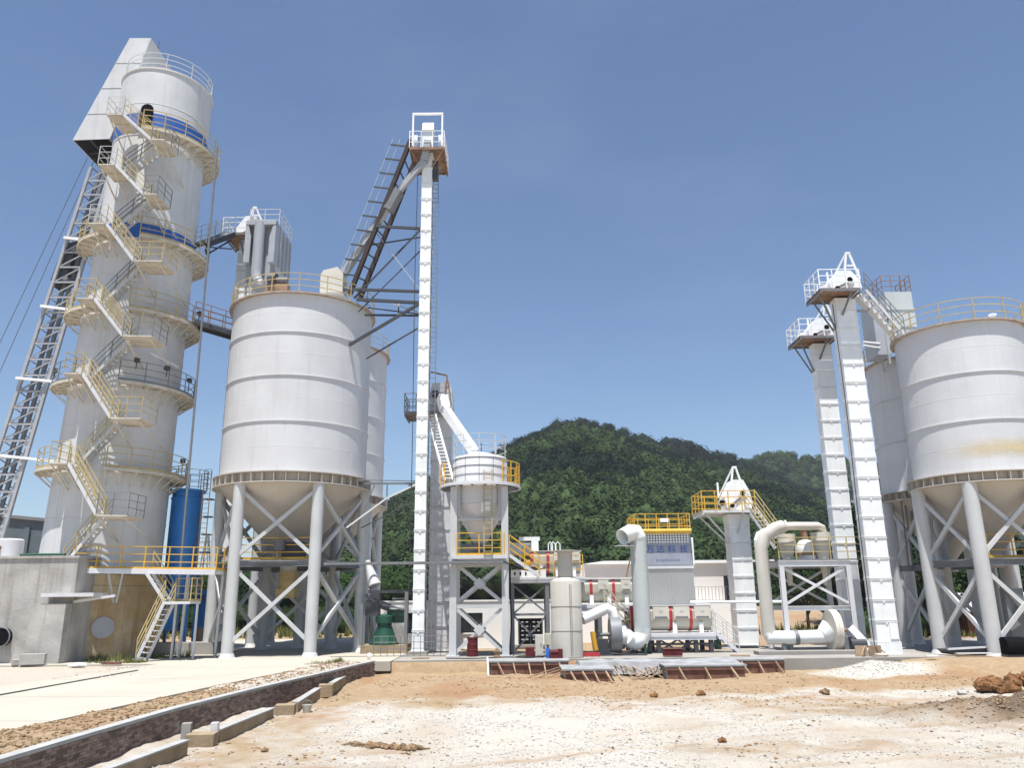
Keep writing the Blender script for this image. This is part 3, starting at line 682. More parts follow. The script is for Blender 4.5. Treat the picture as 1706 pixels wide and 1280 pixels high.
for s_ in (.25, .5, .75):
    mb = MB(); a_ = dn['fl'][0].lerp(dn['fr'][0], s_)+V(0, .5, 0); b_ = dn['fl'][1].lerp(dn['fr'][1], s_)+V(0, .5, 0); mb.beam(a_, b_, .2, .14); mb.build('guide_rail', 'grey_paint' if s_ > .6 else 'mid_steel', hoist)
for (pa, pb) in (((107, 396), (150, 404)), ((68, 510), (128, 520)), ((27, 630), (110, 640)), ((-20, 757), (98, 772))):
    mb = MB()
    for Y in (43.4, 45.2): mb.beam(at(*pa, Y), at(*pb, Y)+V(.6, 0, 0), .16, .14)
    mb.build('tie_beam', 'white_paint', hoist)
skip = thing('skip_bucket', 'black steel skip bucket riding on the hoist track', 'bucket', at(115, 440, 44.3))
ax = (dn['fl'][1]-dn['fl'][0]).normalized(); c = at(112, 445, 44.2); side = V(ax.z, 0, -ax.x)
mb = MB(); fpt = [c+ax*1.3-side*.3, c+ax*1.5+side*.45, c-ax*1.0+side*.45, c-ax*1.5-side*.1, c-ax*1.1-side*.4]
mb.prism([p+V(0, -.5, 0) for p in fpt], (0, 1.0, 0)); mb.build('bucket_body', 'dark_steel', skip)
mb = MB(); mb.path([c+ax*1.4+V(0, 0, 0), c+ax*2.2, c+ax*2.25+side*.15, c+ax*1.5+side*.3], .07, 6); mb.build('bail', 'mid_steel', skip)
for s in (-.9, .9): mb = MB(); q = c+ax*s+side*.5; mb.tube(q+V(0, -.65, 0), q+V(0, .65, 0), .16, 12); mb.build('wheel', 'mid_steel', skip)
for pa, pb, lb in (((146, 262), (-10, 592), 'upper'), ((158, 264), (-10, 642), 'lower')):
    mb = MB(); A = at(*pa, 45.6); B = at(*pb, 45.6); e = B-A; mb.tube(A, A+e*1.6, .022, 5); o = mb.build('hoist_cable', 'mid_steel', org=A); tag(o, lb+' of the two thin steel cables running down left from the hoist hood', 'cable')
# long vertical pipe with hangers on the right of the kiln
mb = MB(); a_, b_ = at(362, 245, 42.6), at(296, 1030, 42.6)
mb.tube(a_, V(a_.x+.25, 42.6, .2), .06, 8); o = mb.build('riser_pipe', 'mid_steel', org=V(a_.x, 42.6, 0)); tag(o, 'thin dark riser pipe running full height on the right side of the kiln', 'pipe')

# concrete block left of the kiln
cb = thing('concrete_block', 'large stained grey concrete bunker beside the foot of the kiln', 'bunker', (-24, 42, 0))
x1 = at(122, 1000, 39.2).x; zt = at(60, 931, 39.2).z
mb = MB(); mb.b2(-32, x1, 39.2, 46, -.3, zt); mb.build('block', 'concrete_old', cb)
mb = MB(); mb.b2(-32, x1+.06, 39.13, 46.05, zt+.003, zt+.12); mb.build('top_slab', 'concrete_old', cb)
xa, xb = at(80, 1050, 38.7).x, at(106, 1050, 38.7).x; zz = at(90, 1040, 38.7).z
mb = MB(); mb.b2(xa-.9, xb, 38.6, 39.18, -.3, zz+.9); mb.build('buttress', 'concrete_old', cb)
p0, p1 = at(76, 991, 38.9), at(163, 990, 38.9)
mb = MB(); mb.b2(p0.x, p1.x, 38.5, 39.9, p0.z-.12, p0.z+.05); mb.build('canopy_slab', 'white_shell', cb)
mb = MB(); q0, q1 = at(106, 1006, 39.3), at(192, 993, 39.3); mb.beam(q0, q1, .1, .12); mb.build('canopy_frame', 'white_shell', cb)
p = at(6, 1062, 39.2); mb = MB(); mb.tube(p+V(0, -.25, 0), p+V(0, .3, 0), .42, 28); mb.build('pipe_mouth', 'black', cb)
mb = MB(); mb.lathe(p, [(0, 0)], 4); 
mb = MB(); mb.path([p+V(.44*math.cos(R_(k*15)), -.26, .44*math.sin(R_(k*15))) for k in range(24)], .035, 6, closed=True); mb.build('pipe_rim', 'mid_steel', cb)
vt = thing('vent_drum', 'short white round drum with a pipe stub on top of the concrete bunker', 'drum', at(14, 930, 40.5))
c = at(14, 925, 40.5); c.z = zt+.13
mb = MB(); mb.lathe(c, [(0, 0), (.62, 0), (.62, .85), (.55, .9), (0, .95)], 28); mb.build('body', 'white_shell', vt, smooth=True)
mb = MB(); mb.tube(c+V(-.1, -.8, .45), c+V(-.1, -.3, .45), .1, 12); mb.build('pipe_stub', 'rust_plank', vt)
for k, (px, l) in enumerate(((48, 'left'), (66, 'middle'))):
    pass
gp = MB(); a_ = at(35, 924, 40.2); b_ = at(108, 927, 40.2); a_.z = b_.z = zt+.22; gp.tube(a_, b_, .09, 8); o = gp.build('green_pipe', 'green_paint', org=a_); tag(o, 'green pipe lying along the top of the concrete bunker', 'pipe')

# access stair to the kiln platform
acc = thing('access_stair', 'white steel access stair with yellow rails at the foot of the kiln', 'stairs', at(255, 1060, 40))
A, B = at(236, 1093, 39.4), at(282, 1003, 39.9); A.z = 0.05
stair(acc, A, B, .75, V(.25, .97, 0).normalized(), 'white_shell', 'old_yellow', 'old_yellow', single_treads=True)
q = B; mb = MB(); mb.b2(q.x-.05, q.x+1.25, 39.3, 40.6, q.z-.12, q.z); mb.build('landing', 'white_shell', acc)
r = MB(); rail(r, [(q.x-.05, 40.6, q.z), (q.x+1.25, 40.6, q.z), (q.x+1.25, 39.3, q.z)], sp=.7); r.build('railing', 'old_yellow', acc)
for dx in (.1, 1.15): mb = MB(); mb.beam((q.x+dx, 40.5, 0), (q.x+dx, 40.5, q.z-.12), .09); mb.build('leg', 'white_shell', acc)
t0 = V(q.x-.15, 40.1, q.z); t1 = at(247, 957, 40.1); t1 = V(t1.x, 40.1, ZB-.2)
stair(acc, t0, t1, .7, V(0, 1, 0), 'white_shell', 'old_yellow', 'old_yellow', single_treads=True, rails=(False, True))
# blue tank
bt = thing('blue_tank', 'tall bright blue cylindrical tank on legs beside the kiln', 'tank', (-18.9, 46.3, 0))
YT = 46.3; c = V(at(308, 880, YT).x, YT, 0); rad = .86
zt2 = at(308, 815, YT-.8).z
mb = MB(); mb.lathe(c, [(.15, 2.2), (rad, 4.2), (rad, zt2-.55), (rad*1.05, zt2-.5), (rad*1.05, zt2-.44), (rad*.98, zt2-.4), (rad*.98, zt2-.15), (rad*1.15, zt2-.12), (rad*1.15, zt2), (rad*.8, zt2+.06), (0, zt2+.1)], 40); mb.build('body', 'blue_paint', bt, smooth=True)
for dx, dy in ((-.8, -.6), (.8, -.6), (-.8, .6), (.8, .6)):
    mb = MB(); mb.beam(c+V(dx, dy, 0), c+V(dx, dy, 4.6), .14); mb.build('leg', 'blue_paint', bt)
mb = MB(); mb.b2(c.x-.5, c.x+.45, YT-1.0, YT-.75, 1.2, 3.4); mb.build('side_box', 'blue_paint', bt)
la = MB()
for dx in (0, .4): la.tube(c+V(1.05+dx, -.5, 3), c+V(1.05+dx, -.5, zt2+1.1), .03, 5)
for k in range(26): la.tube(c+V(1.05, -.5, 3.1+k*.28), c+V(1.45, -.5, 3.1+k*.28), .018, 4)
la.build('ladder', 'rust_plank', bt)
r = MB(); rail(r, arc(c, 1.05, -60, 200, zt2+.02, 16), sp=.7, toe=False); r.build('railing', 'grey_paint', bt)
for k in range(4): mb = MB(); mb.box(c+V(1.35, -.2, 5.4+k*1.0), (.45, .5, .06)); mb.build('rest_platform', 'dark_steel', bt)
bb = thing('blue_cabinet', 'blue steel dust box on a tan base between the blue tank and the silo legs', 'cabinet', at(341, 1050, 49))
c = at(341, 1015, 49); mb = MB(); mb.box(c, (.85, .8, 2.1)); mb.build('body', 'blue_paint', bb)
mb = MB()
for k in range(3): mb.box(c+V(-.12, -.415, .75-.12*k), (.5, .03, .05))
mb.build('louvre', 'dark_steel', bb)
mb = MB(); mb.b2(c.x-.4, c.x+.4, 48.6, 49.4, 0, c.z-1.05); mb.build('base', 'concrete_tan', bb)
b = MB(); b.b2(-21.6, -15.9, 44.2, 45.4, .013, .62); o = b.build('kerb_block', 'concrete_pad', org=(-18, 44.8, 0)); tag(o, 'low pale concrete block wall between the kiln stairs and the silo', 'block wall')
# grey shed
sh = thing('grey_shed', 'dark grey clad shed with sloping eaves behind the kiln at the left edge', 'shed', (-38, 62, 0))
x1 = at(112, 900, 60).x; z1 = at(20, 850, 60).z; z2 = at(98, 868, 60).z
mb = MB(); mb.prism([(-60, 60, -.2), (x1, 60, -.2), (x1, 60, z2-.25), (-60, 60, z1+1.6)], (0, 14, 0)); mb.build('wall', 'shed_cladding', sh)
mb = MB(); mb.prism([(-60, 59.8, z1+1.6), (x1+.1, 59.8, z2-.24), (x1+.1, 59.8, z2), (-60, 59.8, z1+1.85)], (0, 14.3, 0)); mb.build('roof', 'roof_grey', sh)
rb = MB(); rb.b2(-.03, .03, 59.94, 59.997, 0, 6.5); me_ = rb.mesh('cladding_rib', ORG[sh.name]); me_.materials.append(M['shed_cladding'])
for k in range(22): o = inst(None, 'cladding_rib', sh, (-42+k*.45, 0, 0), mesh=me_)
mb = MB(); xm = at(46, 900, 60).x; mb.b2(xm-.25, xm+.15, 59.8, 59.93, 0, 8.2); mb.build('column', 'shed_cladding', sh)
# ---------------------------------------------------------------- silos
def silo(c, R, zr, tiers, zs0, zs1, zc, rc, legs, labels, leg_foot, brace_pairs, beam_z, nst=44, rail_arc=(-180, 180), label='', name='storage_silo', railm='old_yellow', leg_r=.31):
    t = thing(name, label, 'silo', c, None)
    mb = MB(); prof = [(R, zs1)]
    zz = sorted(tiers)
    for z in zz: prof += [(R, z-.01), (R+.0, z)]
    prof += [(R, zr-.02)]
    mb.lathe(c, prof, 96); mb.build('shell', 'white_shell', t, smooth=True)
    for z in zz+[]:
        mb = MB(); mb.ring(c, R+.003, R+.055, z-.03, z+.008, 96); mb.build('seam_ring', 'white_shell', t, smooth=True)
    wd = MB(); lv = [zs1]+zz+[zr]; rw = random.Random(len(name)+int(c.y))
    for za, zb in zip(lv[:-1], lv[1:]):
        zm = (za+zb)/2; wd.lathe(c, [(R, zm-.02), (R+.004, zm-.008), (R+.004, zm+.008), (R, zm+.02)], 96)
        for z0, z1 in ((za, zm), (zm, zb)):
            a = rw.uniform(0, 60)
            for k in range(6): p = pol(c, R, a+60*k, z0); wd.tube(p, V(p.x, p.y, z1), .006, 4)
    wd.build('weld_bead', 'white_shell', t, smooth=True)
    mb = MB(); mb.ring(c, R-.1, R+.22, zr-.02, zr+.06, 96); mb.build('top_rim', 'rim_brown', t, smooth=True)
    mb = MB(); mb.lathe(c, [(R-.12, zr+.02), (R*.5, zr+.25), (0, zr+.4)], 64); mb.build('roof', 'white_shell', t, smooth=True)
    # ring girder with stiffener plates
    g = MB(); g.ring(c, R-.25, R+.32, zs1-.0, zs1+.05, 96); g.ring(c, R-.25, R+.32, zs0-.05, zs0, 96); g.lathe(c, [(R-.02, zs0), (R-.02, zs1)], 96)
    gi = g.build('ring_girder', 'cone_paint', t, smooth=True)
    sb = MB(); sb.b2(-.015, .015, -(R+.30), -(R-.015), zs0, zs1); sm = sb.mesh('stiffener', (0, 0, 0)); sm.materials.append(M['cone_paint'])
    for k in range(nst):
        o = bpy.data.objects.new('stiffener', sm); C.objects.link(o); o.parent = gi; o.rotation_euler = (0, 0, 2*math.pi*k/nst+.03)
    mb = MB(); mb.lathe(c, [(rc, zc), (R*.5+rc*.5, (zs0*.5+zc*.5)-.01), (R-.1, zs0-.04)], 64); mb.lathe(c, [(rc, zc-.7), (rc, zc)], 24); mb.build('hopper_cone', 'cone_paint', t, smooth=True)
    P = {}
    for k, a in enumerate(legs):
        a_ = pol(c, R-.02, a, leg_foot); b_ = pol(c, R-.02, a, zs0-.05); P[k] = (a_, b_)
        mb = MB(); mb.tube(a_, b_, leg_r, 20); lg = mb.build('leg', 'leg_paint', t, smooth=True)
        mb = MB(); mb.tube(a_, a_+V(0, 0, .22), leg_r*1.35, 20, r2=leg_r*1.02); mb.build('base_plate', 'leg_paint', lg, smooth=True)
    for i, j in brace_pairs:
        for lo_, hi_ in ((leg_foot+.6, beam_z-.2), (beam_z+.25, zs0-.3)):
            for u_, v_ in ((i, j), (j, i)):
                a_ = V(P[u_][0].x, P[u_][0].y, lo_); b_ = V(P[v_][0].x, P[v_][0].y, hi_); mb = MB(); d = (b_-a_).normalized()
                off = V(0, -.06 if u_ == i else .06, 0); mb.beam(a_+d*.25+off, b_-d*.25+off, .16, .18); mb.build('brace', 'leg_paint', t)
        a_, b_ = V(P[i][0].x, P[i][0].y, beam_z), V(P[j][0].x, P[j][0].y, beam_z); mb = MB(); mb.ibeam(a_, b_, .2, .32); mb.build('beam', 'mid_steel', t)
    r = MB(); rail(r, arc(c, R+.12, rail_arc[0], rail_arc[1], zr+.06, 64), sp=1.55, toe=False, r=.026); r.build('railing', railm, t)
    return t, P
SL = V(-12.4, 45, 0)
t, P = silo(SL, 4.0, 19.05, [16.85, 14.4, 11.9], 8.66, 9.15, 4.9, .45, [-87, -27, 34, 94, 154, 214], None, 0.0, [(1, 2), (2, 3), (0, 1), (3, 4), (5, 0), (4, 5)], 4.55,
            label='large white silo on tubular legs right of the kiln, with hopper cone')
wp = MB(); wp.ring((SL.x, SL.y, 0), .9, 3.75, 4.62, 4.70, 24); wp.beam((SL.x-1.7, 41.75, 4.6), (SL.x+2.2, 42.0, 4.6), .25, .25)
pl = wp.build('work_platform', 'mid_steel', t)
r = MB(); rail(r, [(SL.x-1.6, 41.7, 4.75), (SL.x+2.1, 41.95, 4.75)], sp=1.5, r=.032); r.build('railing', 'yellow_paint', pl)
mb = MB(); mb.tube((SL.x, 45, 3.3), (SL.x, 45, 4.25), .5, 20); mb.box((SL.x, 45, 3.1), (1.0, .9, .5)); mb.build('discharge_gate', 'old_yellow', t)
mb = MB(); mb.tube((SL.x+.4, 41.6, 5.2), (SL.x+.4, 41.6, 5.7), .3, 14); mb.box((SL.x+.9, 42.6, 5.2), (1.1, .7, .9)); mb.build('valve_unit', 'dark_steel', t)
mb = MB(); p = at(378, 681, 44); mb.beam(p, p+V(1.2, .4, 0), .05); mb.build('bracket', 'mid_steel', t)
SB = V(-12.75, 53.3, 0)
silo(SB, 4.0, 19.05, [16.85, 14.4, 11.9], 8.66, 9.15, 4.9, .45, [-60, 0, 60, 120, 180, 240], None, 0.0, [(1, 2), (2, 3), (0, 1)], 4.55, label='white silo half hidden behind the large front silo on the left')
SR = V(23.75, 40.5, 0)
zz_ = [at(1620, 617, 37.45).z, at(1620, 697, 37.45).z]
t, P = silo(SR, 3.05, 15.8, zz_, 7.85, 8.25, 4.6, .4, [-100, -40, 20, 80, 140, 200], None, -.15, [(0, 1), (1, 2), (5, 0)], 4.1, label='large white silo at the right edge with a yellow dust stain near its girder', leg_r=.34, nst=36)
wp = MB(); wp.ring((SR.x, SR.y, 0), .8, 2.8, 4.2, 4.28, 24); pl = wp.build('work_platform', 'mid_steel', t)
r = MB(); rail(r, [(SR.x-1.4, 38.4, 4.3), (SR.x+2.2, 38.6, 4.3)], sp=1.4, r=.03); r.build('railing', 'yellow_paint', pl)
# yellow dust band
mb = MB(); mb.lathe(SR, [(3.062, 8.85), (3.064, 9.4), (3.062, 10.0)], 60, -70, 60)
m = bpy.data.materials.new('dust_stain'); m.use_nodes = True; tt = m.node_tree; bb_ = tt.nodes['Principled BSDF']; bb_.inputs['Base Color'].default_value = (.72, .58, .30, 1); bb_.inputs['Roughness'].default_value = .9
n = tt.nodes.new('ShaderNodeTexNoise'); n.inputs['Scale'].default_value = 1.1; n.inputs['Detail'].default_value = 5; ge = tt.nodes.new('ShaderNodeNewGeometry'); tt.links.new(ge.outputs['Position'], n.inputs['Vector'])
sp = tt.nodes.new('ShaderNodeSeparateXYZ'); tt.links.new(ge.outputs['Position'], sp.inputs[0])
mr = tt.nodes.new('ShaderNodeMapRange'); mr.inputs['From Min'].default_value = 9.95; mr.inputs['From Max'].default_value = 9.4; tt.links.new(sp.outputs[2], mr.inputs[0])
mr2 = tt.nodes.new('ShaderNodeMapRange'); mr2.inputs['From Min'].default_value = 8.85; mr2.inputs['From Max'].default_value = 9.3; tt.links.new(sp.outputs[2], mr2.inputs[0])
mr3 = tt.nodes.new('ShaderNodeMapRange'); mr3.inputs['From Min'].default_value = 20.9; mr3.inputs['From Max'].default_value = 22.8; tt.links.new(sp.outputs[0], mr3.inputs[0])
x = None
for o_ in (mr.outputs[0], mr2.outputs[0], mr3.outputs[0], n.outputs['Fac']):
    if x is None: x = o_
    else:
        mm = tt.nodes.new('ShaderNodeMath'); mm.operation = 'MULTIPLY'; tt.links.new(x, mm.inputs[0]); tt.links.new(o_, mm.inputs[1]); x = mm.outputs[0]
tt.links.new(x, bb_.inputs['Alpha']); M['dust_stain'] = m
mb.build('dust_stain', 'dust_stain', t, smooth=True)
SRB = V(24.9, 46.8, 0)
silo(SRB, 3.05, 16.1, [13.7, 11.2], 7.9, 8.3, 4.6, .4, [-92, -45, 10, 60, 130, 200], None, -.15, [(0, 1), (1, 2)], 4.1, label='white silo standing behind the right edge silo, beside the twin elevators', nst=36)
mb = MB()
for dx in (0, .35, .8): 
    a_ = at(1478+dx*18, 640, 45.8); b_ = at(1497+dx*18, 820, 45.8); mb.tube(a_, V(b_.x, 45.8, 4), .045, 6)
o = mb.build('conduit_bundle', 'mid_steel', org=a_); tag(o, 'bundle of thin vertical conduits in front of the rear right silo', 'conduits')

# ---------------------------------------------------------------- bucket elevators
def plank_platform(parent, x0, x1, y0, y1, z, rmat, sides='flrb', plank_m='rust_plank', gap=None, brackets=(), bm='mid_steel', rm_h=1.1, pr=.028):
    mb = MB(); 
    for yb in (y0+.04, y1-.04): mb.beam((x0, yb, z-.06), (x1, yb, z-.06), .08, .12)
    for xb in (x0+.04, x1-.04): mb.beam((xb, y0, z-.18), (xb, y1, z-.18), .08, .1)
    f = mb.build('platform', bm, parent)
    n = max(3, round((y1-y0)/.22)); pw = (y1-y0)/n
    pb = MB().box((0, 0, 0), (x1-x0, pw-.02, .04)); me = pb.mesh('plank', (0, 0, 0)); me.materials.append(M[plank_m])
    for k in range(n): inst(None, 'plank', f, V((x0+x1)/2+.01*((k*7) % 3), y0+pw*(k+.5), z+.02)-ORG[parent.name], 0, mesh=me)
    r = MB()
    if sides: rail(r, side_path(x0, x1, y0, y1, z, sides), h=rm_h, sp=.75, toe=False, r=pr)
    if sides: r.build('railing', rmat, f)
    if brackets:
        for p, q in brackets: b = MB(); b.beam(p, q, .08); b.build('bracket', bm, f)
    return f
def casing(parent, cx, cy, w, d, z0, z1, sec, m, m_fl=None, tabs=True, seam=False):
    n = max(1, round((z1-z0)/sec)); s = (z1-z0)/n
    mb = MB(); mb.b2(-w/2, w/2, -d/2, d/2, 0, s-.004)
    for zz in (0.0, s-.075): mb.b2(-w/2-.035, w/2+.035, -d/2-.035, d/2+.035, zz+.002, zz+.028)
    for sx in (-1, 1): mb.b2(sx*(w/2-.05)-.02, sx*(w/2-.05)+.02, -d/2-.018, -d/2-.001, .04, s-.08)
    if tabs: mb.b2(-.05, .05, -d/2-.04, -d/2-.002, s-.15, s-.08)
    if seam: mb.b2(-.02, .02, -d/2-.03, -d/2-.001, .04, s-.08)
    me = mb.mesh('casing_section', (0, 0, 0)); me.materials.append(M[m])
    for k in range(n): inst(None, 'casing_section', parent, V(cx, cy, z0+k*s)-ORG[parent.name], 0, mesh=me)
def head(parent, cx, cy, w, d, z, h, m='white_paint', motor=True):
    """elevator head: sloping hood, bearing holes, drive"""
    mb = MB(); y0 = cy-d/2
    prof = [(-w/2, 0), (w/2, 0), (w/2+.12, h*.25), (w/2+.0, h*.62), (w*.22, h), (-w*.3, h), (-w/2-.28, h*.45), (-w/2-.2, h*.1)]
    mb.prism([(cx+a, y0, z+b) for a, b in prof], (0, d, 0)); hd = mb.build('head_hood', m, parent)
    for (dx, dz, rr) in ((w*.12, h*.55, .15), (-w*.42, h*.16, .13)):
        b = MB(); b.tube((cx+dx, y0-.07, z+dz), (cx+dx, y0-.003, z+dz), rr*1.5, 18); k = b.build('bearing', m, hd)
        b = MB(); b.tube((cx+dx, y0-.085, z+dz), (cx+dx, y0-.071, z+dz), rr, 16); b.build('bearing_hole', 'black', k)
    b = MB(); b.beam((cx-w*.62, y0-.06, z+h*.08), (cx+w*.05, y0-.06, z+h*.42), .03, .12); b.build('guard', 'mid_steel', hd)
    if motor:
        b = MB(); b.tube((cx-w*.9, y0+.1, z+.25), (cx-w*.9, y0+.7, z+.25), .2, 14); b.box((cx-w*.9, y0+.35, z+.05), (.5, .6, .1)); b.build('drive_motor', 'white_paint', parent)
def aframe(parent, cx, y0, y1, z0, z1, w, m='white_paint', back=True):
    b = MB(); tip = .09
    for Y in (y0,):
        b.beam((cx-w*.35, Y, z0), (cx-tip*.2, Y, z1), .1); b.beam((cx+w*.75, Y, z0), (cx+tip*1.6, Y, z1), .1); b.beam((cx-w*.05, Y, (z0+z1)/2), (cx+w*.4, Y, (z0+z1)/2), .08)
    b.beam((cx-.05, y0, z1), (cx+.2, y0, z1), .12)
    if back: b.beam((cx-w*.9, y1, z0), (cx, y0+.1, z1), .07); b.beam((cx-w*.95, y1, z0-.1), (cx-w*.95, y1, z0+.8), .09)
    b.build('lifting_frame', m, parent)
# tall slender elevator
EX, EY = -4.92, 43.0
tall = thing('bucket_elevator', 'tallest and thinnest white bucket elevator, right of the front left silo', 'elevator', (EX, EY, 0))
casing(tall, EX, EY, .60, .95, .15, 28.6, 1.0, 'white_paint')
mb = MB(); mb.b2(EX-.5, EX+.5, EY-.7, EY+.7, 0, .149); mb.build('base', 'concrete_pad', tall)
mb = MB(); mb.b2(EX-.33, EX+.33, EY-.5, EY+.5, 28.61, 30.1); mb.prism([(EX-.33, EY-.5, 30.1), (EX+.33, EY-.5, 30.1), (EX+.33, EY-.25, 30.75), (EX-.33, EY-.25, 30.75)], (0, .8, 0)); mb.b2(EX-.36, EX+.36, EY-.55, EY+.55, 30.05, 30.12)
hd = mb.build('head_hood', 'white_paint', tall)
mb = MB(); mb.b2(EX-.2, EX+.2, EY-.53, EY-.501, 29.25, 29.4); mb.build('slot', 'mid_steel', hd)
for s in (-1, 1): mb = MB(); mb.b2(EX+s*.75-.12, EX+s*.75+.12, EY-.3, EY+.3, 28.9, 29.9); mb.build('bearing_box', 'white_paint', tall)
plank_platform(tall, EX-1.0, EX+1.05, 41.9, 44.9, 28.55, 'white_paint', 'flr', brackets=[((EX-.9, 42.0, 28.4), (EX-.3, 42.5, 27.4)), ((EX+.95, 42.0, 28.4), (EX+.3, 42.5, 27.6))], bm='rust_plank', pr=.024)
mb = MB()
for s in (-.85, .9): mb.beam((EX+s, 42.2, 28.6), (EX+s, 42.2, 31.0), .1)
mb.beam((EX-.9, 42.2, 31.0), (EX+.95, 42.2, 31.0), .12); mb.build('gantry', 'white_paint', tall)
mb = MB(); mb.b2(EX+.32, EX+.62, 42.6, 43.2, 27.0, 28.1); mb.build('counterweight', 'dark_steel', tall)
la = MB()
for dx in (.34, .66): la.beam((EX+dx, EY-.2, .2), (EX+dx, EY-.2, 27.5), .045)
for k in range(90): la.beam((EX+.34, EY-.2, .5+k*.3), (EX+.66, EY-.2, .5+k*.3), .025)
la.build('ladder', 'mid_steel', tall)
# chute from its head down to the silo roof
ch = thing('feed_chute', 'grey square feed chute dropping from the tall thin elevator top to a silo roof', 'chute', at(567, 470, 43.6))
pts = [at(713, 236, 42.3), at(707, 268, 42.3), at(660, 324, 42.6), at(566, 466, 43.4)]
for a_, b_, w_ in ((pts[0], pts[1], .40), (pts[1], pts[2], .30), (pts[2], pts[3], .36)): mb = MB(); mb.beam(a_, b_, w_, w_*1.05); mb.build('chute_section', 'collector_grey', ch)
mb = MB(); mb.beam(at(663, 318, 42.6), at(645, 350, 42.7), .62, .6); mb.build('gate_box', 'mid_steel', ch)
mb = MB(); q = at(556, 478, 43.4); mb.box(q, (1.3, 1.2, 1.1)); mb.prism([q+V(-.65, -.6, .55), q+V(.65, -.6, .55), q+V(.3, -.6, 1.0), q+V(-.5, -.6, .8)], (0, 1.2, 0)); mb.build('receiving_box', 'cyclone_cream', ch)
# dark inclined gallery
ig = thing('inclined_gallery', 'dark steel inclined ladder gallery braced between the front left silo and the tall thin elevator', 'gallery', at(595, 500, 43.5))
ch2 = {}
for k, (a_, b_, Y0, Y1) in {'f': ((582, 492), (684, 234), 43.2, 42.1), 'b': ((600, 497), (694, 262), 44.6, 43.8)}.items():
    A, B = at(*a_, Y0), at(*b_, Y1); ch2[k] = (A, B); mb = MB(); mb.ibeam(A, B, .22, .34); mb.build('chord', 'gantry_brown', ig)
tr = MB()
for i in range(13):
    t_ = (i+.5)/13; a_, b_ = ch2['f'][0].lerp(ch2['f'][1], t_), ch2['b'][0].lerp(ch2['b'][1], t_); tr = MB(); tr.beam(a_, b_, .07, .07); tr.build('cross_bar', 'dark_steel', ig)
for k, off in (('f', V(-1.05, 0, .15)),):
    A, B = ch2[k]; r = MB()
    for i in range(11):
        p = A.lerp(B, .03+i*.093); mb = MB(); mb.beam(p, p+off, .08); mb.build('outrigger', 'dark_steel', ig); 
    for f_ in (.6, 1.0): r.tube(A+off*f_, B+off*f_, .02, 4)
    r.build('handrail', 'grey_paint', ig)
for pa, pb, wd in (((627, 377), (702, 381), .14), ((582, 482), (700, 486), .14), ((594, 499), (705, 505), .16), ((608, 525), (700, 526), .1), ((704, 503), (582, 575), .15), ((701, 382), (590, 497), .09), ((706, 412), (597, 520), .06), ((620, 408), (702, 395), .07), ((625, 385), (697, 480), .05), ((613, 513), (704, 524), .06), ((645, 503), (702, 522), .05), ((610, 598), (700, 545), .07), ((664, 505), (664, 527), .07)):
    mb = MB(); mb.beam(at(*pa, 42.6 if wd > .1 else 43.2), at(*pb, 42.7), wd); mb.build('tie', 'dark_steel' if wd != .05 else 'galvanised', ig)
# second elevator behind the tall one
E2 = V(-4.15, 45.6, 0)
el = thing('bucket_elevator', 'grey elevator just behind the tall thin one, with a jib and white chute', 'elevator', E2)
casing(el, E2.x+.05, E2.y, 1.15, 1.2, 0, 12.9, 1.28, 'white_shell', tabs=False)
mb = MB(); mb.prism([(E2.x-.6, 45.0, 12.9), (E2.x+.62, 45.0, 12.9), (E2.x+.7, 45.0, 13.6), (E2.x+.62, 45.0, 14.6), (E2.x+.3, 45.0, 15.0), (E2.x-.5, 45.0, 14.9), (E2.x-.65, 45.0, 14.2)], (0, 1.3, 0)); mb.build('head_hood', 'grey_paint', el)
mb = MB(); mb.tube((E2.x-.3, 44.7, 14.2), (E2.x-.3, 44.95, 14.2), .22, 16); mb.build('drive_motor', 'dark_steel', el)
x0, x1 = at(676, 685, 45).x, at(752, 690, 45).x
plank_platform(el, x0, x1, 44.4, 46.4, 13.05, 'mid_steel', 'flb', brackets=[((x0+.3, 45, 12.9), (E2.x-.5, 45.2, 12.2))])
mb = MB(); a_ = at(752, 675, 45); b_ = at(745, 626, 45); c_ = at(718, 620, 45); mb.tube(at(741, 676, 45), b_, .04, 5); mb.tube(a_, b_, .04, 5); mb.tube(at(743, 645, 45), at(749, 645, 45), .03, 5); mb.beam(b_, c_, .08); mb.build('jib', 'rust_plank', el)
ch = thing('white_chute', 'white square chute slanting from the grey elevator head down to the feed bin roof', 'chute', at(800, 760, 42))
A, B, D = at(736, 662, 44.3), at(741, 682, 43.9), at(789, 752, 42.0)
mb = MB(); mb.beam(A, B, .5, .5); mb.build('spout', 'white_paint', ch); mb = MB(); mb.beam(B, D, .40, .44); mb.build('chute_section', 'white_paint', ch)
mb = MB(); q = at(790, 758, 41.9); mb.tube(q+V(0, 0, -.35), q+V(.02, 0, .12), .3, 14); mb.build('inlet_collar', 'white_paint', ch)
ld = thing('cat_ladder', 'light sloping ladder from the grey elevator platform to the feed bin gallery', 'ladder', at(745, 800, 42.3))
for side in (-7, 7):
    mb = MB(); mb.beam(at(718+side, 690, 43.8), at(748+side, 800, 41.6), .09); mb.build('stringer', 'white_paint', ld)
for i in range(20):
    t_ = (i+.5)/20; a_ = at(711, 690, 43.8).lerp(at(741, 800, 41.6), t_); b_ = at(725, 690, 43.8).lerp(at(755, 800, 41.6), t_); mb = MB(); mb.beam(a_, b_, .12, .04); mb.build('rung', 'white_paint', ld)

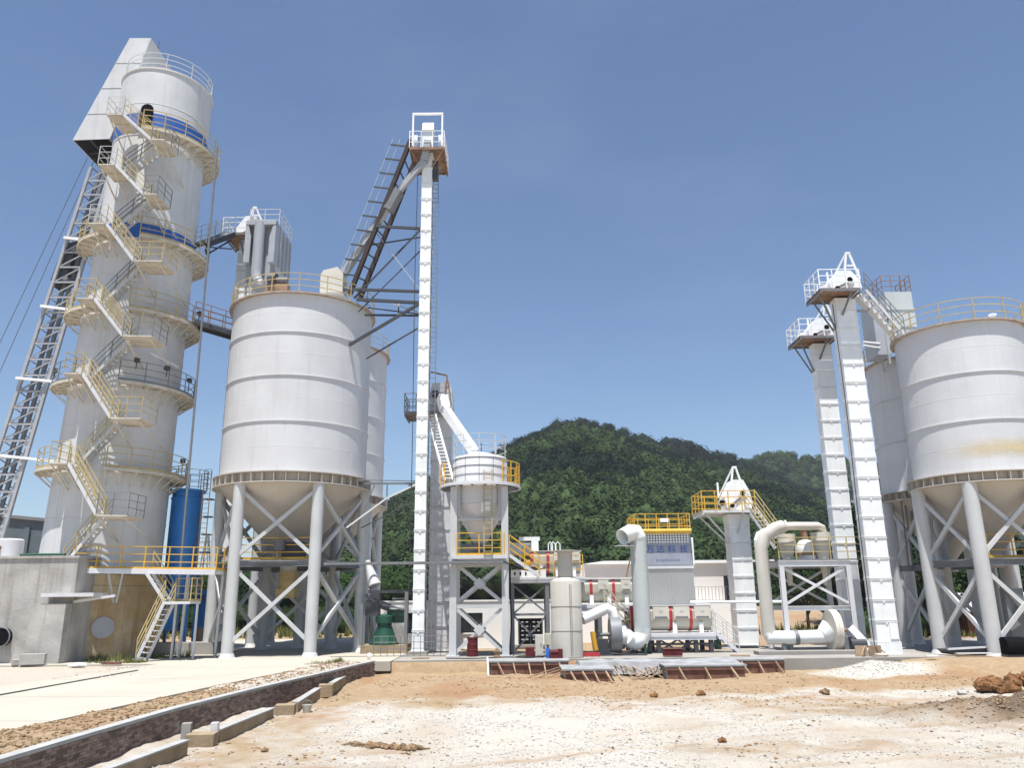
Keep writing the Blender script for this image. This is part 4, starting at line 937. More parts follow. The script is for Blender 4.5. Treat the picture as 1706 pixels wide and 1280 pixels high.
# ---------------------------------------------------------------- feed bin
FB = V(-1.72, 41.7, 0)
fb = thing('feed_bin', 'small white feed bin with gallery and cone on a braced four-legged frame', 'bin', FB)
mb = MB(); mb.lathe(FB, [(1.4, 7.35), (1.4, 8.4), (1.42, 8.42), (1.42, 9.75), (1.36, 9.85), (.3, 10.15), (0, 10.15)], 48); mb.build('drum', 'white_shell', fb, smooth=True)
mb = MB(); mb.lathe(FB, [(.22, 5.1), (.3, 5.4), (1.39, 7.34)], 40); mb.build('hopper_cone', 'white_shell', fb, smooth=True)
g = MB()
for z in (8.85, 9.3, 9.72): g.path([pol(FB, 1.435, a, z) for a in range(-180, 180, 10)], .014, 4, closed=True)
for a in range(-180, 180, 30): g.tube(pol(FB, 1.435, a, 8.45), pol(FB, 1.435, a, 9.75), .014, 4)
g.build('cladding_wire', 'mid_steel', fb)
mb = MB(); mb.ring(FB, 1.43, 2.1, 8.32, 8.38, 40); mb.ring(FB, 2.06, 2.12, 8.22, 8.319, 40); ga = mb.build('gallery', 'white_shell', fb)
r = MB(); rail(r, arc(FB, 2.07, 35, 150, 8.38, 12), sp=.6, toe=False, r=.03); rail(r, arc(FB, 2.07, -140, -60, 8.38, 8), sp=.6, toe=False, r=.03); r.build('railing', 'yellow_paint', ga)
r = MB(); rail(r, arc(FB, 1.38, -180, 180, 9.85, 36), sp=.9, toe=False, r=.022); r.build('roof_railing', 'grey_paint', fb)
bk = MB()
for a in range(-180, 180, 24): bk.box(pol(FB, 1.75, a, 8.27), (.05, .6, .09), R_(a))
bk.build('bracket', 'mid_steel', ga)
LP = [(sx*1.28, sy*1.15) for sy in (-1, 1) for sx in (-1, 1)]
for dx, dy in LP:
    mb = MB(); mb.b2(FB.x+dx-.17, FB.x+dx+.17, FB.y+dy-.17, FB.y+dy+.17, 0.02, 8.2); lg = mb.build('leg', 'leg_paint', fb); mb = MB(); mb.b2(FB.x+dx-.32, FB.x+dx+.32, FB.y+dy-.32, FB.y+dy+.32, 0.001, .06); mb.build('base_plate', 'leg_paint', lg)
    mb = MB(); mb.prism([(FB.x+dx*1.13-.001, FB.y+dy-.5*0, 7.0), (FB.x+dx*1.13, FB.y+dy, 8.2), (FB.x+dx*.75, FB.y+dy, 8.2), (FB.x+dx*.75, FB.y+dy, 6.6)], (0, .05*(1 if dy < 0 else -1)*4, 0)); mb.build('gusset', 'leg_paint', lg)
for sy in (-1, 1):
    y = FB.y+sy*1.15-.0
    for z, wd in ((6.55, .12), (4.42, .25), (2.35, .22)): mb = MB(); mb.beam((FB.x-1.11, y, z), (FB.x+1.11, y, z), .14, wd); mb.build('beam', 'leg_paint', fb)
    for z0, z1 in ((2.55, 4.3), (.25, 2.2)):
        for s in (-1, 1): mb = MB(); mb.beam((FB.x-s*1.08, y+s*.035, z0), (FB.x+s*1.08, y+s*.035, z1), .06, .16); mb.build('brace', 'leg_paint', fb)
        mb = MB(); mb.box((FB.x, y-.09, (z0+z1)/2), (.4, .03, .4), M=Matrix.Rotation(R_(45), 3, 'Y')); mb.build('gusset_plate', 'leg_paint', fb)
mb = MB(); mb.b2(FB.x-1.35, FB.x+1.35, 40.3, 42.9, 4.66, 4.76); mb.b2(FB.x-1.4, FB.x+1.4, 40.22, 40.3, 4.6, 4.78); wp = mb.build('work_platform', 'white_shell', fb)
r = MB(); rail(r, [(FB.x-1.1, 40.3, 4.76), (FB.x+1.1, 40.3, 4.76)], sp=1.1, r=.03); rail(r, [(FB.x+1.25, 40.4, 4.76), (FB.x+1.25, 42.9, 4.76)], sp=.8, r=.03); r.build('railing', 'yellow_paint', wp)
la = MB(); xl = at(813, 850, 40.1).x
for dx in (-.2, .2): la.tube((xl+dx, 40.15, 4.8), (xl+dx, 40.15, 9.0), .03, 5)
for k in range(15): la.tube((xl-.2, 40.15, 4.95+k*.28), (xl+.2, 40.15, 4.95+k*.28), .022, 4)
la.build('ladder', 'old_yellow', fb)
mb = MB(); mb.b2(xl-.35, xl+.1, 40.27, 40.3, 6.9, 7.4); mb.build('name_plate', 'white_paint', fb)
mb = MB(); mb.tube((FB.x-.9, 41.2, 5.1), (FB.x+.3, 41.2, 5.1), .3, 14); mb.build('screw_feeder', 'mid_steel', fb)
st = stair(fb, (FB.x+3.0, 40.6, 3.72), (FB.x+1.5, 40.6, 4.76), .6, (0, 1, 0), 'white_shell', 'yellow_paint', 'yellow_paint')
# cable tray
ct = thing('cable_tray', 'long thin grey cable tray running level between the front left silo and the feed bin', 'cable tray', (-5, 40.1, 4.4))
for dy in (0, .35): mb = MB(); mb.beam((-9.3, 39.95+dy, 4.42), (FB.x+1.2, 39.95+dy, 4.42), .04, .12); mb.build('side_rail', 'mid_steel', ct)
mb = MB(); mb.b2(-9.3, FB.x+1.2, 39.97, 40.28, 4.37, 4.385); mb.build('tray_floor', 'dark_steel', ct)
# ---------------------------------------------------------------- roof equipment on the left silo
dc = thing('dust_collector', 'grey ribbed dust collector with a round duct, on the front left silo roof', 'dust collector', at(440, 470, 46))
xa, xb = at(411, 420, 45.6).x, at(461, 420, 45.6).x; z0, z1 = at(436, 442, 45.6).z, at(436, 374, 45.6).z
mb = MB(); mb.b2(xa, xb, 45.6, 48.6, z0, z1); mb.build('casing', 'collector_grey', dc)
mb = MB(); mb.prism([(xa, 45.6, z0-.003), (xb, 45.6, z0-.003), (xb-.45, 45.6, z0-1.3), (xa+.3, 45.6, z0-1.3)], (0, 3.0, 0)); mb.build('hopper', 'collector_grey', dc)
for s in (-1, 1):
    x = xa if s < 0 else xb
    mb = MB(); mb.prism([(x, 45.598, z1), (x-s*.10, 45.598, z1), (x-s*.36, 45.598, (z0+z1)/2+.3), (x-s*.36, 45.598, z0), (x, 45.598, z0)], (0, -.5, 0)); mb.build('side_wing', 'collector_grey', dc)
mb = MB(); mb.b2(xa, xb, 45.07, 45.597, z1-.25, z1+.02); mb.build('inlet_hood', 'collector_grey', dc)
xm = (xa+xb)/2-.1; mb = MB(); mb.path([(xm, 45.25, z1-.05), (xm, 45.25, z0-.5), (xm, 45.25, z0-1.0), (xm+.15, 45.2, z0-1.25)], .34, 18); mb.build('duct', 'collector_grey', dc, smooth=True)
for k in range(4): mb = MB(); mb.b2(xb-.02, xb+.09, 46.0+k*.75, 46.1+k*.75, z0, z1); mb.build('rib', 'collector_grey', dc)
for dx in (xa+.1, xb-.1):
    for y in (45.7, 48.4): mb = MB(); mb.beam((dx, y, 19.1), (dx, y, z0+.02), .12); mb.build('leg', 'collector_grey', dc)
r = MB(); rail(r, [(xa, 45.7, z1), (xb, 45.7, z1), (xb, 48.6, z1)], sp=.8, toe=False); r.build('railing', 'grey_paint', dc)
fn = thing('roof_fan', 'dark fan unit on the front left silo roof below the dust collector', 'fan', at(455, 476, 44.8))
q = at(457, 468, 44.6); mb = MB(); mb.tube(q+V(-.3, 0, 0), q+V(.15, 0, 0), .5, 24); mb.build('housing', 'dark_steel', fn, smooth=True); mb = MB(); mb.tube(q+V(.15, 0, 0), q+V(.8, 0, 0), .2, 14); mb.build('motor', 'mid_steel', fn); mb = MB(); mb.b2(q.x-.4, q.x+.9, 44.3, 44.9, 19.2, q.z-.3); mb.build('stand', 'rust_plank', fn)
q = at(432, 470, 44.6); mb = MB(); mb.tube(q+V(0, 0, 0), q+V(.3, -.2, -.1), .17, 12); mb.build('outlet_pipe', 'white_shell', fn)
# elevator between the kiln and the silo
EV = V(at(412, 470, 49).x, 49, 0)
el = thing('bucket_elevator', 'white elevator rising behind the front left silo, with a lifting frame beside the kiln walkway', 'elevator', EV)
zt = at(415, 425, 49).z
casing(el, EV.x, 49, 1.1, 1.3, 0, zt, 1.4, 'white_paint', tabs=False)
hx = at(428, 385, 48.5).x; head(el, hx-.3, 49, 1.5, 1.4, zt+.9, 1.6); mb = MB(); mb.b2(EV.x-.5, hx+.4, 48.4, 49.6, zt+.001, zt+.9); mb.build('neck', 'white_paint', el)
aframe(el, at(422, 360, 48.2).x, 48.2, 49.6, zt+1.9, at(424, 346, 48.2).z, .9)
xa, xb = at(376, 395, 48).x, at(416, 395, 48).x; zp = at(395, 390, 47.6).z
plank_platform(el, xa, xb, 47.4, 50.0, zp, 'white_paint', 'flb', brackets=[((xb-.6, 47.8, zp-.1), (xb-.1, 48.4, zp-2.2))], bm='mid_steel')
for nm, pa, pb, Y0, Y1, lb in (('walkway', (332, 410), (380, 392), 44.5, 47.4, 'upper dark walkway bridge from the kiln gallery to the elevator platform'), ('walkway', (322, 540), (396, 562), 43.6, 44.8, 'lower dark walkway bridge from the kiln gallery to the front left silo')):
    A, B = at(*pa, Y0), at(*pb, Y1); wk = thing(nm, lb, 'walkway', A, 'walkways off the kiln')
    sd_ = V(-(B-A).y, (B-A).x, 0).normalized()*.45
    for s in (-1, 1): mb = MB(); mb.beam(A+sd_*s, B+sd_*s, .1, .32 if 'upper' in lb else .24); mb.build('girder', 'dark_steel', wk)
    mb = MB(); mb.beam(A+V(0, 0, .13), B+V(0, 0, .13), .84, .05); mb.build('deck', 'mid_steel', wk)
    for s in (-1, 1): r = MB(); rail(r, [A+sd_*s+V(0, 0, .14), B+sd_*s+V(0, 0, .14)], sp=.9, toe=False); r.build('railing', 'grey_paint' if 'upper' in lb else 'rust_plank', wk)
    if 'upper' in lb:
        mb = MB(); C0 = at(345, 424, 44.8); mb.beam(A+V(.4, 0, -.2), C0, .1); mb.beam(C0, B+V(.2, 0, -.35), .08); mb.beam(at(350, 412, 45), at(386, 415, 47), .07); mb.build('strut', 'dark_steel', wk)

# ---------------------------------------------------------------- white buildings
bl = thing('low_building', 'long low white building with dark windows and a black double door', 'building', (0, 46, 0))
x0, x1 = at(628, 1040, 48).x, at(962, 1040, 48).x; zt = at(800, 1003, 48.0).z
mb = MB(); fy = 48.0
wins = [(at(674, 1022, fy), at(687, 1056, fy)), (at(768, 1022, fy), at(804, 1055, fy))]; dr = (at(863, 1031, fy), at(905, 1076, fy))
cuts = sorted([(w[0].x, w[1].x, w[1].z, w[0].z) for w in wins]+[(dr[0].x, dr[1].x, dr[1].z, dr[0].z)])
xx = x0
for a_, b_, c_, d_ in cuts:
    mb.b2(xx, a_, fy, fy+.25, -.05, zt); mb.b2(a_, b_, fy, fy+.25, -.05, c_); mb.b2(a_, b_, fy, fy+.25, d_, zt); xx = b_
mb.b2(xx, x1, fy, fy+.25, -.05, zt); mb.b2(x0, x1, fy+.26, 53, -.05, zt-.02)
mb.build('wall', 'wall_white', bl)
mb = MB(); mb.b2(x0-.05, x1+.05, fy-.04, 53.1, zt+.002, zt+.1); mb.build('roof', 'wall_white', bl)
for a_, b_, c_, d_ in cuts[:2]:
    w_ = MB(); w_.b2(a_, b_, fy+.12, fy+.16, c_, d_); wo = w_.build('window', 'glass_dark', bl)
    fr = MB()
    for xx_ in (a_+.03, (a_+b_)/2, b_-.03): fr.b2(xx_-.025, xx_+.025, fy+.08, fy+.119, c_, d_)
    fr.b2(a_, b_, fy+.08, fy+.118, d_-.05, d_); fr.build('frame', 'dark_steel', wo)
    si = MB(); si.b2(a_-.06, b_+.06, fy-.06, fy+.08, c_-.06, c_-.003); si.build('sill', 'wall_white', wo)
a_, b_, c_, d_ = cuts[2]
do = MB(); do.b2(a_, b_, fy+.1, fy+.16, c_, d_); do = do.build('double_door', 'dark_steel', bl)
for k in range(2):
    xc = a_+(b_-a_)*(.27+.46*k)
    lf = MB(); lf.b2(xc-(b_-a_)*.21, xc+(b_-a_)*.21, fy+.05, fy+.099, c_+.05, d_-.05); lf.build('door_leaf', 'black', do)
    vn = MB()
    for j in range(5):
        for s in (-1, 1): vn.b2(xc+s*.13-.07, xc+s*.13+.07, fy+.035, fy+.049, c_+.3+j*.24, c_+.36+j*.24)
    vn.build('vent_slot', 'grey_paint', do)
st = MB(); st.b2(a_-.2, b_+.2, fy-.5, fy-.01, 0.0, .16); st.build('doorstep', 'concrete_pad', bl)
b2 = thing('office_building', 'larger cream building with a flat white parapet and upper balcony behind the text-fronted filter', 'building', (11, 57, 0))
fy = 55; x0, x1 = at(966, 960, fy).x, at(1222, 960, fy).x; zt = at(1190, 934, fy).z; zb = at(1190, 1002, fy).z
mb = MB(); mb.b2(x0, x1, fy, 64, zb, zt-.2); mb.build('upper_wall', 'wall_cream', b2)
mb = MB(); mb.prism([(x0+.6, fy-.25, zt-.19), (x1+.3, fy-.25, zt-.19), (x1+.3, fy-.25, zt), (x0+1.6, fy-.25, zt+.02), (x0+.3, fy-.25, zt-.15)], (0, 9.5, 0)); mb.build('parapet', 'wall_white', b2)
fy2 = 53.4; mb = MB(); mb.b2(at(930, 1040, fy2).x, at(1222, 1040, fy2).x, fy2, 64, -.1, zb-.003); mb.build('lower_wall', 'wall_white', b2)
r = MB(); yb = fy2+.1; rail(r, [(at(1153, 1000, yb).x, yb, zb), (at(1262, 1000, yb).x, yb, zb)], h=.9, sp=.22, rails=(.1, 1.1), toe=False, r=.014); r.build('balcony_railing', 'mid_steel', b2)
mb = MB(); a_, b_ = at(1205, 960, fy), at(1221, 1002, fy); mb.b2(a_.x, b_.x, fy-.03, fy-.002, b_.z, a_.z); mb.build('balcony_door', 'glass_dark', b2)
mb = MB(); a_, b_ = at(1219, 1028, fy2), at(1229, 1075, fy2); mb.b2(a_.x, b_.x, fy2-.03, fy2-.002, b_.z, a_.z); mb.build('window', 'glass_dark', b2)
mb = MB(); p = at(1046, 925, 54); q = at(1012, 962, 54); mb.tube(at(1050, 930, 54), at(1043, 962, 54), .05, 5); mb.build('downpipe', 'rust_plank', b2)
ag = thing('roof_shed', 'small pale steel canopy with a grey roof on the slope behind the upper hydrator', 'canopy', at(860, 925, 60))
a_, b_ = at(838, 905, 60), at(885, 915, 60); mb = MB(); mb.b2(a_.x, b_.x, 60, 63, b_.z-.3, a_.z); mb.build('roof', 'mid_steel', ag)

# ---------------------------------------------------------------- hydrator drums
def hydrator(xa, xb, y, z, r, label, px_bands, frame_z, hatches, foot='white_paint'):
    t = thing('hydrator_drum', label, 'drum', ((xa+xb)/2, y, z), 'cream hydrator drums')
    mb = MB(); n = 26; pr = []
    for k in range(n):          # trough section: round bottom, straight shoulders
        a = math.pi+math.pi*k/(n-1); pr.append((r*math.cos(a), r*math.sin(a)))
    pr += [(r, r*.55), (r*.8, r*.95), (-r*.8, r*.95), (-r, r*.55)]
    mb.prism([(xa, y+a, z+b) for a, b in pr], (xb-xa, 0, 0)); body = mb.build('body', 'hydrator_cream', t)
    for x in px_bands:
        mb = MB(); mb.prism([(x-.1, y+a*1.05, z+b*1.05) for a, b in pr], (.15, 0, 0)); mb.build('red_band', 'red_paint', t)
    for x, w_ in hatches:
        mb = MB(); mb.b2(x-w_/2, x+w_/2, y-r-.16, y-r-.003, z-r*.05, z+r*.9); h_ = mb.build('hatch_box', 'cyclone_cream', t)
        mb = MB(); mb.b2(x-w_*.4, x+w_*.4, y-r-.175, y-r-.161, z-.0*r, z+r*.14); mb.build('dark_strip', 'mid_steel', h_)
        mb = MB(); mb.b2(x-.08, x+.1, y-r-.172, y-r-.161, z+r*.5, z+r*.68); mb.build('badge', 'grey_paint', h_)
    mb = MB(); mb.b2(xa-.06, xb+.06, y-r*1.0, y+r*1.0, z+r*.951, z+r*1.02); mb.build('lid', 'grey_paint', t)
    for k in range(3):
        x = xa+(xb-xa)*(.2+.33*k); mb = MB(); mb.b2(x-.1, x+.1, y-r-.08, y-r+.12, z-r*1.25, z-r*.35); mb.build('saddle', foot, t)
    mb = MB(); mb.tube((xa-.25, y, z-.05), (xa-.002, y, z-.05), r*.35, 16); mb.tube((xa-.55, y, z-.25), (xa-.26, y, z-.25), .18, 12); mb.build('drive', 'old_yellow', t)
    return t
ya = 43.0; xa, xb = at(884, 940, ya).x, at(966, 940, ya).x; za = at(925, 938, ya).z
hA = hydrator(xa, xb, ya, za, .58, 'uppermost cream hydrator drum with two red bands, behind the stack', [at(887, 940, ya).x, at(913, 940, ya).x], 3.6, [(at(930, 940, ya).x, .5), (at(958, 940, ya).x, .4)])
mb = MB()
for dx in (.55, .7, .95): mb.path([(xa+dx+.4, ya, za+.55), (xa+dx+.4, ya, za+.95), (xa+dx+.5, ya, za+1.08), (xa+dx+.62, ya, za+.95), (xa+dx+.62, ya, za+.55)], .025, 5)
mb.build('vent_loop', 'white_paint', hA)
q = at(893, 905, 43); mb = MB(); mb.b2(q.x-.25, q.x+.12, 42.8, 43.2, za+.58, q.z+.12); mb.b2(q.x-.9, q.x+.2, 42.8, 43.2, q.z+.12, q.z+.3); mb.beam((q.x-.85, 43, za-.2), (q.x-.85, 43, q.z+.12), .06); mb.b2(q.x-.86, q.x-.3, 42.95, 43.05, q.z-.1, q.z+.0); mb.build('feed_spout', 'white_paint', hA)
yb = 43.3; xa, xb = at(966, 985, yb).x, at(1053, 985, yb).x; zb_ = at(1010, 985, yb).z
hB = hydrator(xa, xb, yb, zb_, .60, 'middle cream hydrator drum with two red bands, between the stack and the white duct', [at(984, 985, yb).x, at(1021, 985, yb).x], 2.2, [(at(1003, 985, yb).x, .55), (at(1040, 985, yb).x, .5)])
yc = 42.6; xa, xb = at(1050, 1030, yc).x, at(1181, 1030, yc).x; zc = at(1115, 1030, yc).z
hC = hydrator(xa, xb, yc, zc, .62, 'lowest and longest cream hydrator drum with red bands, under the text-fronted filter', [at(1051, 1030, yc).x, at(1079, 1030, yc).x, at(1115, 1030, yc).x, at(1148, 1030, yc).x], .9, [(at(1097, 1030, yc).x, .8), (at(1131, 1030, yc).x, .8), (at(1165, 1030, yc).x, .8)])
def frame_table(name, label, xa, xb, y0, y1, z, legs, bracing, m='grey_paint', lm='grey_paint', deck=.08):
    t = thing(name, label, 'platform', ((xa+xb)/2, (y0+y1)/2, 0))
    mb = MB(); mb.b2(xa, xb, y0, y1, z-deck, z); mb.build('deck', m, t)
    for y in (y0+.05, y1-.05): mb = MB(); mb.ibeam((xa, y, z-deck-.1), (xb, y, z-deck-.1), .14, .18); mb.build('beam', m, t)
    for x in legs:
        for y in (y0+.15, y1-.15): mb = MB(); mb.ibeam((x, y, 0.005), (x, y, z-deck-.19), .2, .24); mb.build('leg', lm, t)
    for a_, b_, z0, z1 in bracing:
        for s in (0, 1): mb = MB(); mb.beam((a_, y0+.14+.04*s, z0 if not s else z1), (b_, y0+.14+.04*s, z1 if not s else z0), .05, .09); mb.build('brace', lm, t)
    return t
yA = 41.9; zA = at(900, 962, yA).z; x0, x1 = at(850, 962, yA).x, at(913, 962, yA).x
fa = frame_table('hydrator_platform', 'grey steel platform on tall braced legs carrying the uppermost hydrator drum', x0, x1+1.9, yA, 44.2, zA, [x0+.1, x1-.05], [(x0+.15, x1-.1, 1.95, zA-.4), (x0+.15, x1-.1, .1, 1.85)], 'white_shell', 'mid_steel')
mb = MB(); mb.beam((x0+.1, yA+.12, 1.9), (x1, yA+.12, 1.9), .08, .12); mb.build('tie', 'mid_steel', fa)
mb = MB()
mb.b2(x0, x1-.1, yA+.02, yA+.05, zA+.001, zA+.36); sk_ = mb.build('kick_board', 'white_paint', fa)
mb = MB()
for k in range(3): mb.b2(x0+.2+k*.28, x0+.28+k*.28, yA+.005, yA+.019, zA+.1, zA+.26)
mb.build('slot', 'black', sk_)
r = MB(); rail(r, [(x0, yA+.06, zA), (x1+1.8, yA+.06, zA)], sp=.75, toe=False, r=.026); r.build('railing', 'yellow_paint', fa)
mo = thing('drive_motor', 'yellow drive motor on the upper hydrator platform beside the first red band', 'motor', (x0+.6, 42.5, zA))
mb = MB(); mb.tube((x0+.3, 42.5, zA+.5), (x0+.65, 42.5, zA+.5), .2, 14); mb.build('motor', 'mid_steel', mo); mb = MB(); mb.b2(x0+.66, x0+1.0, 42.3, 42.7, zA+.1, zA+.75); mb.build('gearbox', 'yellow_paint', mo); mb = MB(); mb.tube((x0+1.01, 42.5, zA+.5), (x0+1.4, 42.5, zA+.5), .16, 12); mb.b2(x0+.3, x0+1.4, 42.3, 42.7, zA+.001, zA+.1); mb.build('coupling', 'dark_steel', mo)
yB = 42.3; zB = at(1010, 1008, yB).z; x0, x1 = at(968, 1008, yB).x, at(1058, 1008, yB).x
fb_ = frame_table('hydrator_platform', 'grey steel platform on dark legs carrying the middle hydrator drum', x0, x1, yB, 44.4, zB, [at(1000, 1040, yB).x, x1-.2], [], 'white_shell', 'mid_steel', .14)
stair(fb_, (at(1050, 1060, 41.9).x, 41.9, .95), (at(1008, 1010, 41.9).x, 41.9, zB), .6, (0, 1, 0), 'white_shell', 'old_yellow', 'grey_paint')
yC = 41.5; zC = at(1110, 1056, yC).z; x0, x1 = at(1072, 1056, yC).x, at(1193, 1056, yC).x
fc_ = frame_table('hydrator_platform', 'low grey platform on dark stub legs carrying the lowest hydrator drum', x0, x1, yC, 43.8, zC, [x0+.3, x0+.75, x0+2.6, x1-.25], [(x0+.8, x0+1.7, .1, zC-.3), (x0+1.7, x0+2.5, .1, zC-.3)], 'white_shell', 'dark_steel', .13)
mb = MB(); mb.beam((x0, yC+.12, .42), (x1, yC+.12, .42), .07, .1); mb.build('tie', 'dark_steel', fc_)
stair(fc_, (x1+1.1, 41.9, .02), (x1+.02, 41.9, zC), .7, (0, 1, 0), 'white_shell', 'grey_paint', 'grey_paint')
r = MB(); rail(r, [(x1-.05, yC+.1, zC), (x1-.05, 43.7, zC)], sp=.8, toe=False); r.build('railing', 'grey_paint', fc_)

# stack
sx = 2.46; sy = 38.6+.8
stk = thing('exhaust_stack', 'wide beige cylindrical scrubber stack with a narrow flanged neck in the middle of the yard', 'stack', (sx, sy, 0))
zn = at(944, 967, 39).z; ztop = at(944, 920, 39).z
mb = MB(); mb.lathe((sx, sy, 0), [(.74, 0.02), (.74, zn-.12), (.70, zn-.02), (.40, zn+.12)], 44); mb.build('body', 'stack_beige', stk, smooth=True)
mb = MB(); mb.lathe((sx, sy, 0), [(.36, zn+.1), (.36, ztop), (.40, ztop), (.40, ztop+.04), (.30, ztop+.04), (.30, zn+.5)], 32); mb.build('neck', 'stack_beige', stk, smooth=True)
mb = MB(); mb.ring((sx, sy, 0), .30, .74, ztop-.0+.045, ztop+.075, 32); mb.build('top_plate', 'stack_beige', stk, smooth=True)
for z in (1.2, 2.3): mb = MB(); mb.ring((sx, sy, 0), .742, .755, z, z+.03, 44); mb.build('weld_seam', 'stack_beige', stk)
mb = MB(); mb.b2(sx+.12, sx+.15, sy-.755, sy-.738, .1, zn-.2); mb.b2(sx+.2, sx+.22, sy-.745, sy-.72, .1, zn-.2); mb.build('seam_strip', 'mid_steel', stk)
# fan, elbow ducts
fan = thing('induced_fan', 'dark grey centrifugal fan with yellow belt guard and white inlet elbow beside the stack', 'fan', at(1015, 1095, 40.5))
q = at(1026, 1072, 40.6); q.z = .95
mb = MB(); mb.tube(q+V(-.28, 0, 0), q+V(.24, 0, 0), .84, 32); mb.build('housing', 'mid_steel', fan, smooth=True)
mb = MB(); mb.tube(q+V(.24, 0, -.05), q+V(.50, 0, -.05), .44, 24); mb.build('inlet_cone', 'pipe_white', fan, smooth=True)
mb = MB(); mb.path([q+V(-.05, 0, .78), q+V(-.12, 0, 1.1), q+V(-.35, 0, 1.22), q+V(-.6, 0, 1.12), q+V(-1.62, -.4, .72)], .25, 18); mb.build('outlet_duct', 'pipe_white', fan, smooth=True)
mb = MB(); mb.b2(q.x-1.05, q.x-.3, 40.3, 40.9, .06, .28); mb.b2(q.x-.95, q.x-.4, 40.35, 40.85, .281, .75); mb.build('bearing_pedestal', 'dark_steel', fan)
mb = MB(); mb.tube((q.x-1.0, q.y, .95), (q.x-.29, q.y, .95), .09, 10); mb.build('shaft', 'mid_steel', fan)
mb = MB(); mb.path([q+V(-1.12, -.25, .15), q+V(-1.05, -.25, -.45), q+V(-1.0, -.25, -.72)], .13, 10); mb.build('belt_guard', 'yellow_paint', fan)
mb = MB(); mb.tube(q+V(-.85, .1, -.45), q+V(-.35, .1, -.45), .24, 14); mb.build('motor', 'dark_steel', fan)
mb = MB(); mb.b2(q.x-2.0, q.x+1.4, 40.0, 41.2, .001, .05); mb.build('base', 'dark_steel', fan)
dx = 6.28; dy = 41.0; duct = thing('white_duct', 'fat white duct pipe rising from the fan elbow to an open bend', 'duct', (dx, dy, 0))
ztp = at(1060, 895, dy).z; rr = .41
mb = MB(); mb.tube((dx, dy, .95), (dx, dy, ztp-.25), rr, 28); mb.build('riser', 'duct_grey', duct, smooth=True)
el_ = [V(dx, dy, ztp-.28), V(dx, dy, ztp), V(dx-.12, dy-.05, ztp+.22), V(dx-.35, dy-.15, ztp+.22), V(dx-.85, dy-.5, ztp-.05)]
mb = MB(); mb.path(el_, rr, 28, cap=False); e_ = mb.build('bend', 'pipe_white', duct, smooth=True); s_ = e_.modifiers.new('thick', 'SOLIDIFY'); s_.thickness = .03
mb = MB(); mb.beam(el_[-1]+V(-.35, -.15, -.42), el_[-1]+V(.5, .2, -.42), .5, .03); mb.build('rain_flap', 'grey_paint', duct)
mb = MB(); mb.path([(dx, dy, 1.2), (dx, dy, .95), (dx-.12, dy-.05, .70), (dx-.38, dy-.1, .60), (dx-.62, dy-.15, .60)], rr, 26); mb.build('lower_bend', 'pipe_white', duct, smooth=True)
a_ = V(dx-.62, dy-.15, .62); mb = MB(); mb.path([a_, V(q.x+.5, q.y, q.z-.12)], .40, 24); mb.build('inlet_pipe', 'pipe_white', duct, smooth=True)
mb = MB(); mb.tube(a_+V(-.3, -.03, 0.05), a_+V(-.5, -.06, .09), .43, 24); mb.build('flexible_joint', 'mid_steel', duct, smooth=True)
mb = MB(); mb.beam((dx+.05, dy-.3, 0), (dx+.05, dy-.3, .75), .1); mb.beam((dx-.3, dy+.3, 0), (dx-.3, dy+.3, .7), .1); mb.build('support_leg', 'green_paint', duct)

# ---------------------------------------------------------------- bag filter with lettering
yF = 43.4; bf = thing('bag_filter', 'tall light bag filter with blue lettering on its front and a yellow railing on top', 'bag filter', (8.3, 44.5, 0))
x0, x1 = at(1071, 925, yF).x, at(1152, 925, yF).x; zA_, zB_ = at(1110, 945, yF).z, at(1110, 888, yF).z; zl = at(1110, 1012, yF).z
mb = MB(); mb.b2(x0, x1, yF, 45.8, zA_, zB_-.0); mb.build('upper_casing', 'collector_grey', bf)
pz0, pz1 = at(1110, 941, yF).z, at(1110, 906, yF).z
mb = MB(); mb.b2(x0+.04, x1-.03, yF-.03, yF-.002, pz0, pz1); sg = mb.build('sign_panel', 'sign_blue_grey', bf)
mb = MB(); mb.b2(x0, x1+.02, yF-.1, 45.85, zl, zA_-.10); lc = mb.build('lower_casing', 'filter_grey', bf)
rb = MB(); rb.b2(-.022, .022, yF-.15, yF-.102, zl, zA_-.12); me_ = rb.mesh('panel_rib', (0, ORG[bf.name].y, ORG[bf.name].z)); me_.materials.append(M['filter_grey'])
n = 26
for k in range(n): inst(None, 'panel_rib', bf, (x0-ORG[bf.name].x+(x1-x0)*(k+.5)/n, 0, 0), mesh=me_)
mb = MB(); mb.b2(x0-.05, x1+.06, yF-.16, 45.9, zA_-.10, zA_+.03); mb.build('flange', 'white_shell', bf)
vm = MB(); 
vm.tube((0, 0, 0), (0, -.14, 0), .055, 10); vm = vm.mesh('pulse_valve', (0, 0, 0), smooth=True); vm.materials.append(M['white_paint'])
zr0, zr1 = at(1110, 905, yF).z+.04, at(1110, 892, yF).z+.03
for j in range(4):
    for k in range(16): inst(None, 'pulse_valve', bf, V(x0+.1+(x1-x0-.2)*(k+.5)/16, yF-.002, zr0+(zr1-zr0)*j/3)-ORG[bf.name], mesh=vm)
mb = MB(); mb.tube((x0-.02, yF-.22, zB_+.06), (x1+.02, yF-.22, zB_+.06), .13, 14); mb.build('air_header', 'yellow_paint', bf, smooth=True)
mb = MB(); xr = at(1057, 885, yF).x; mb.b2(xr, x1+.05, yF-.15, 46.0, zB_-.06, zB_-.0+.001); tp = mb.build('top_deck', 'grey_paint', bf)
r = MB(); rail(r, [(xr, 46., zB_), (xr, yF-.1, zB_), (x1, yF-.1, zB_), (x1, 46., zB_)], sp=.65, toe=False, r=.026, h=1.0); rail(r, [(xr, 45.9, zB_), (x1, 45.9, zB_)], sp=.65, toe=False, r=.024, h=1.0); r.build('railing', 'yellow_paint', bf)
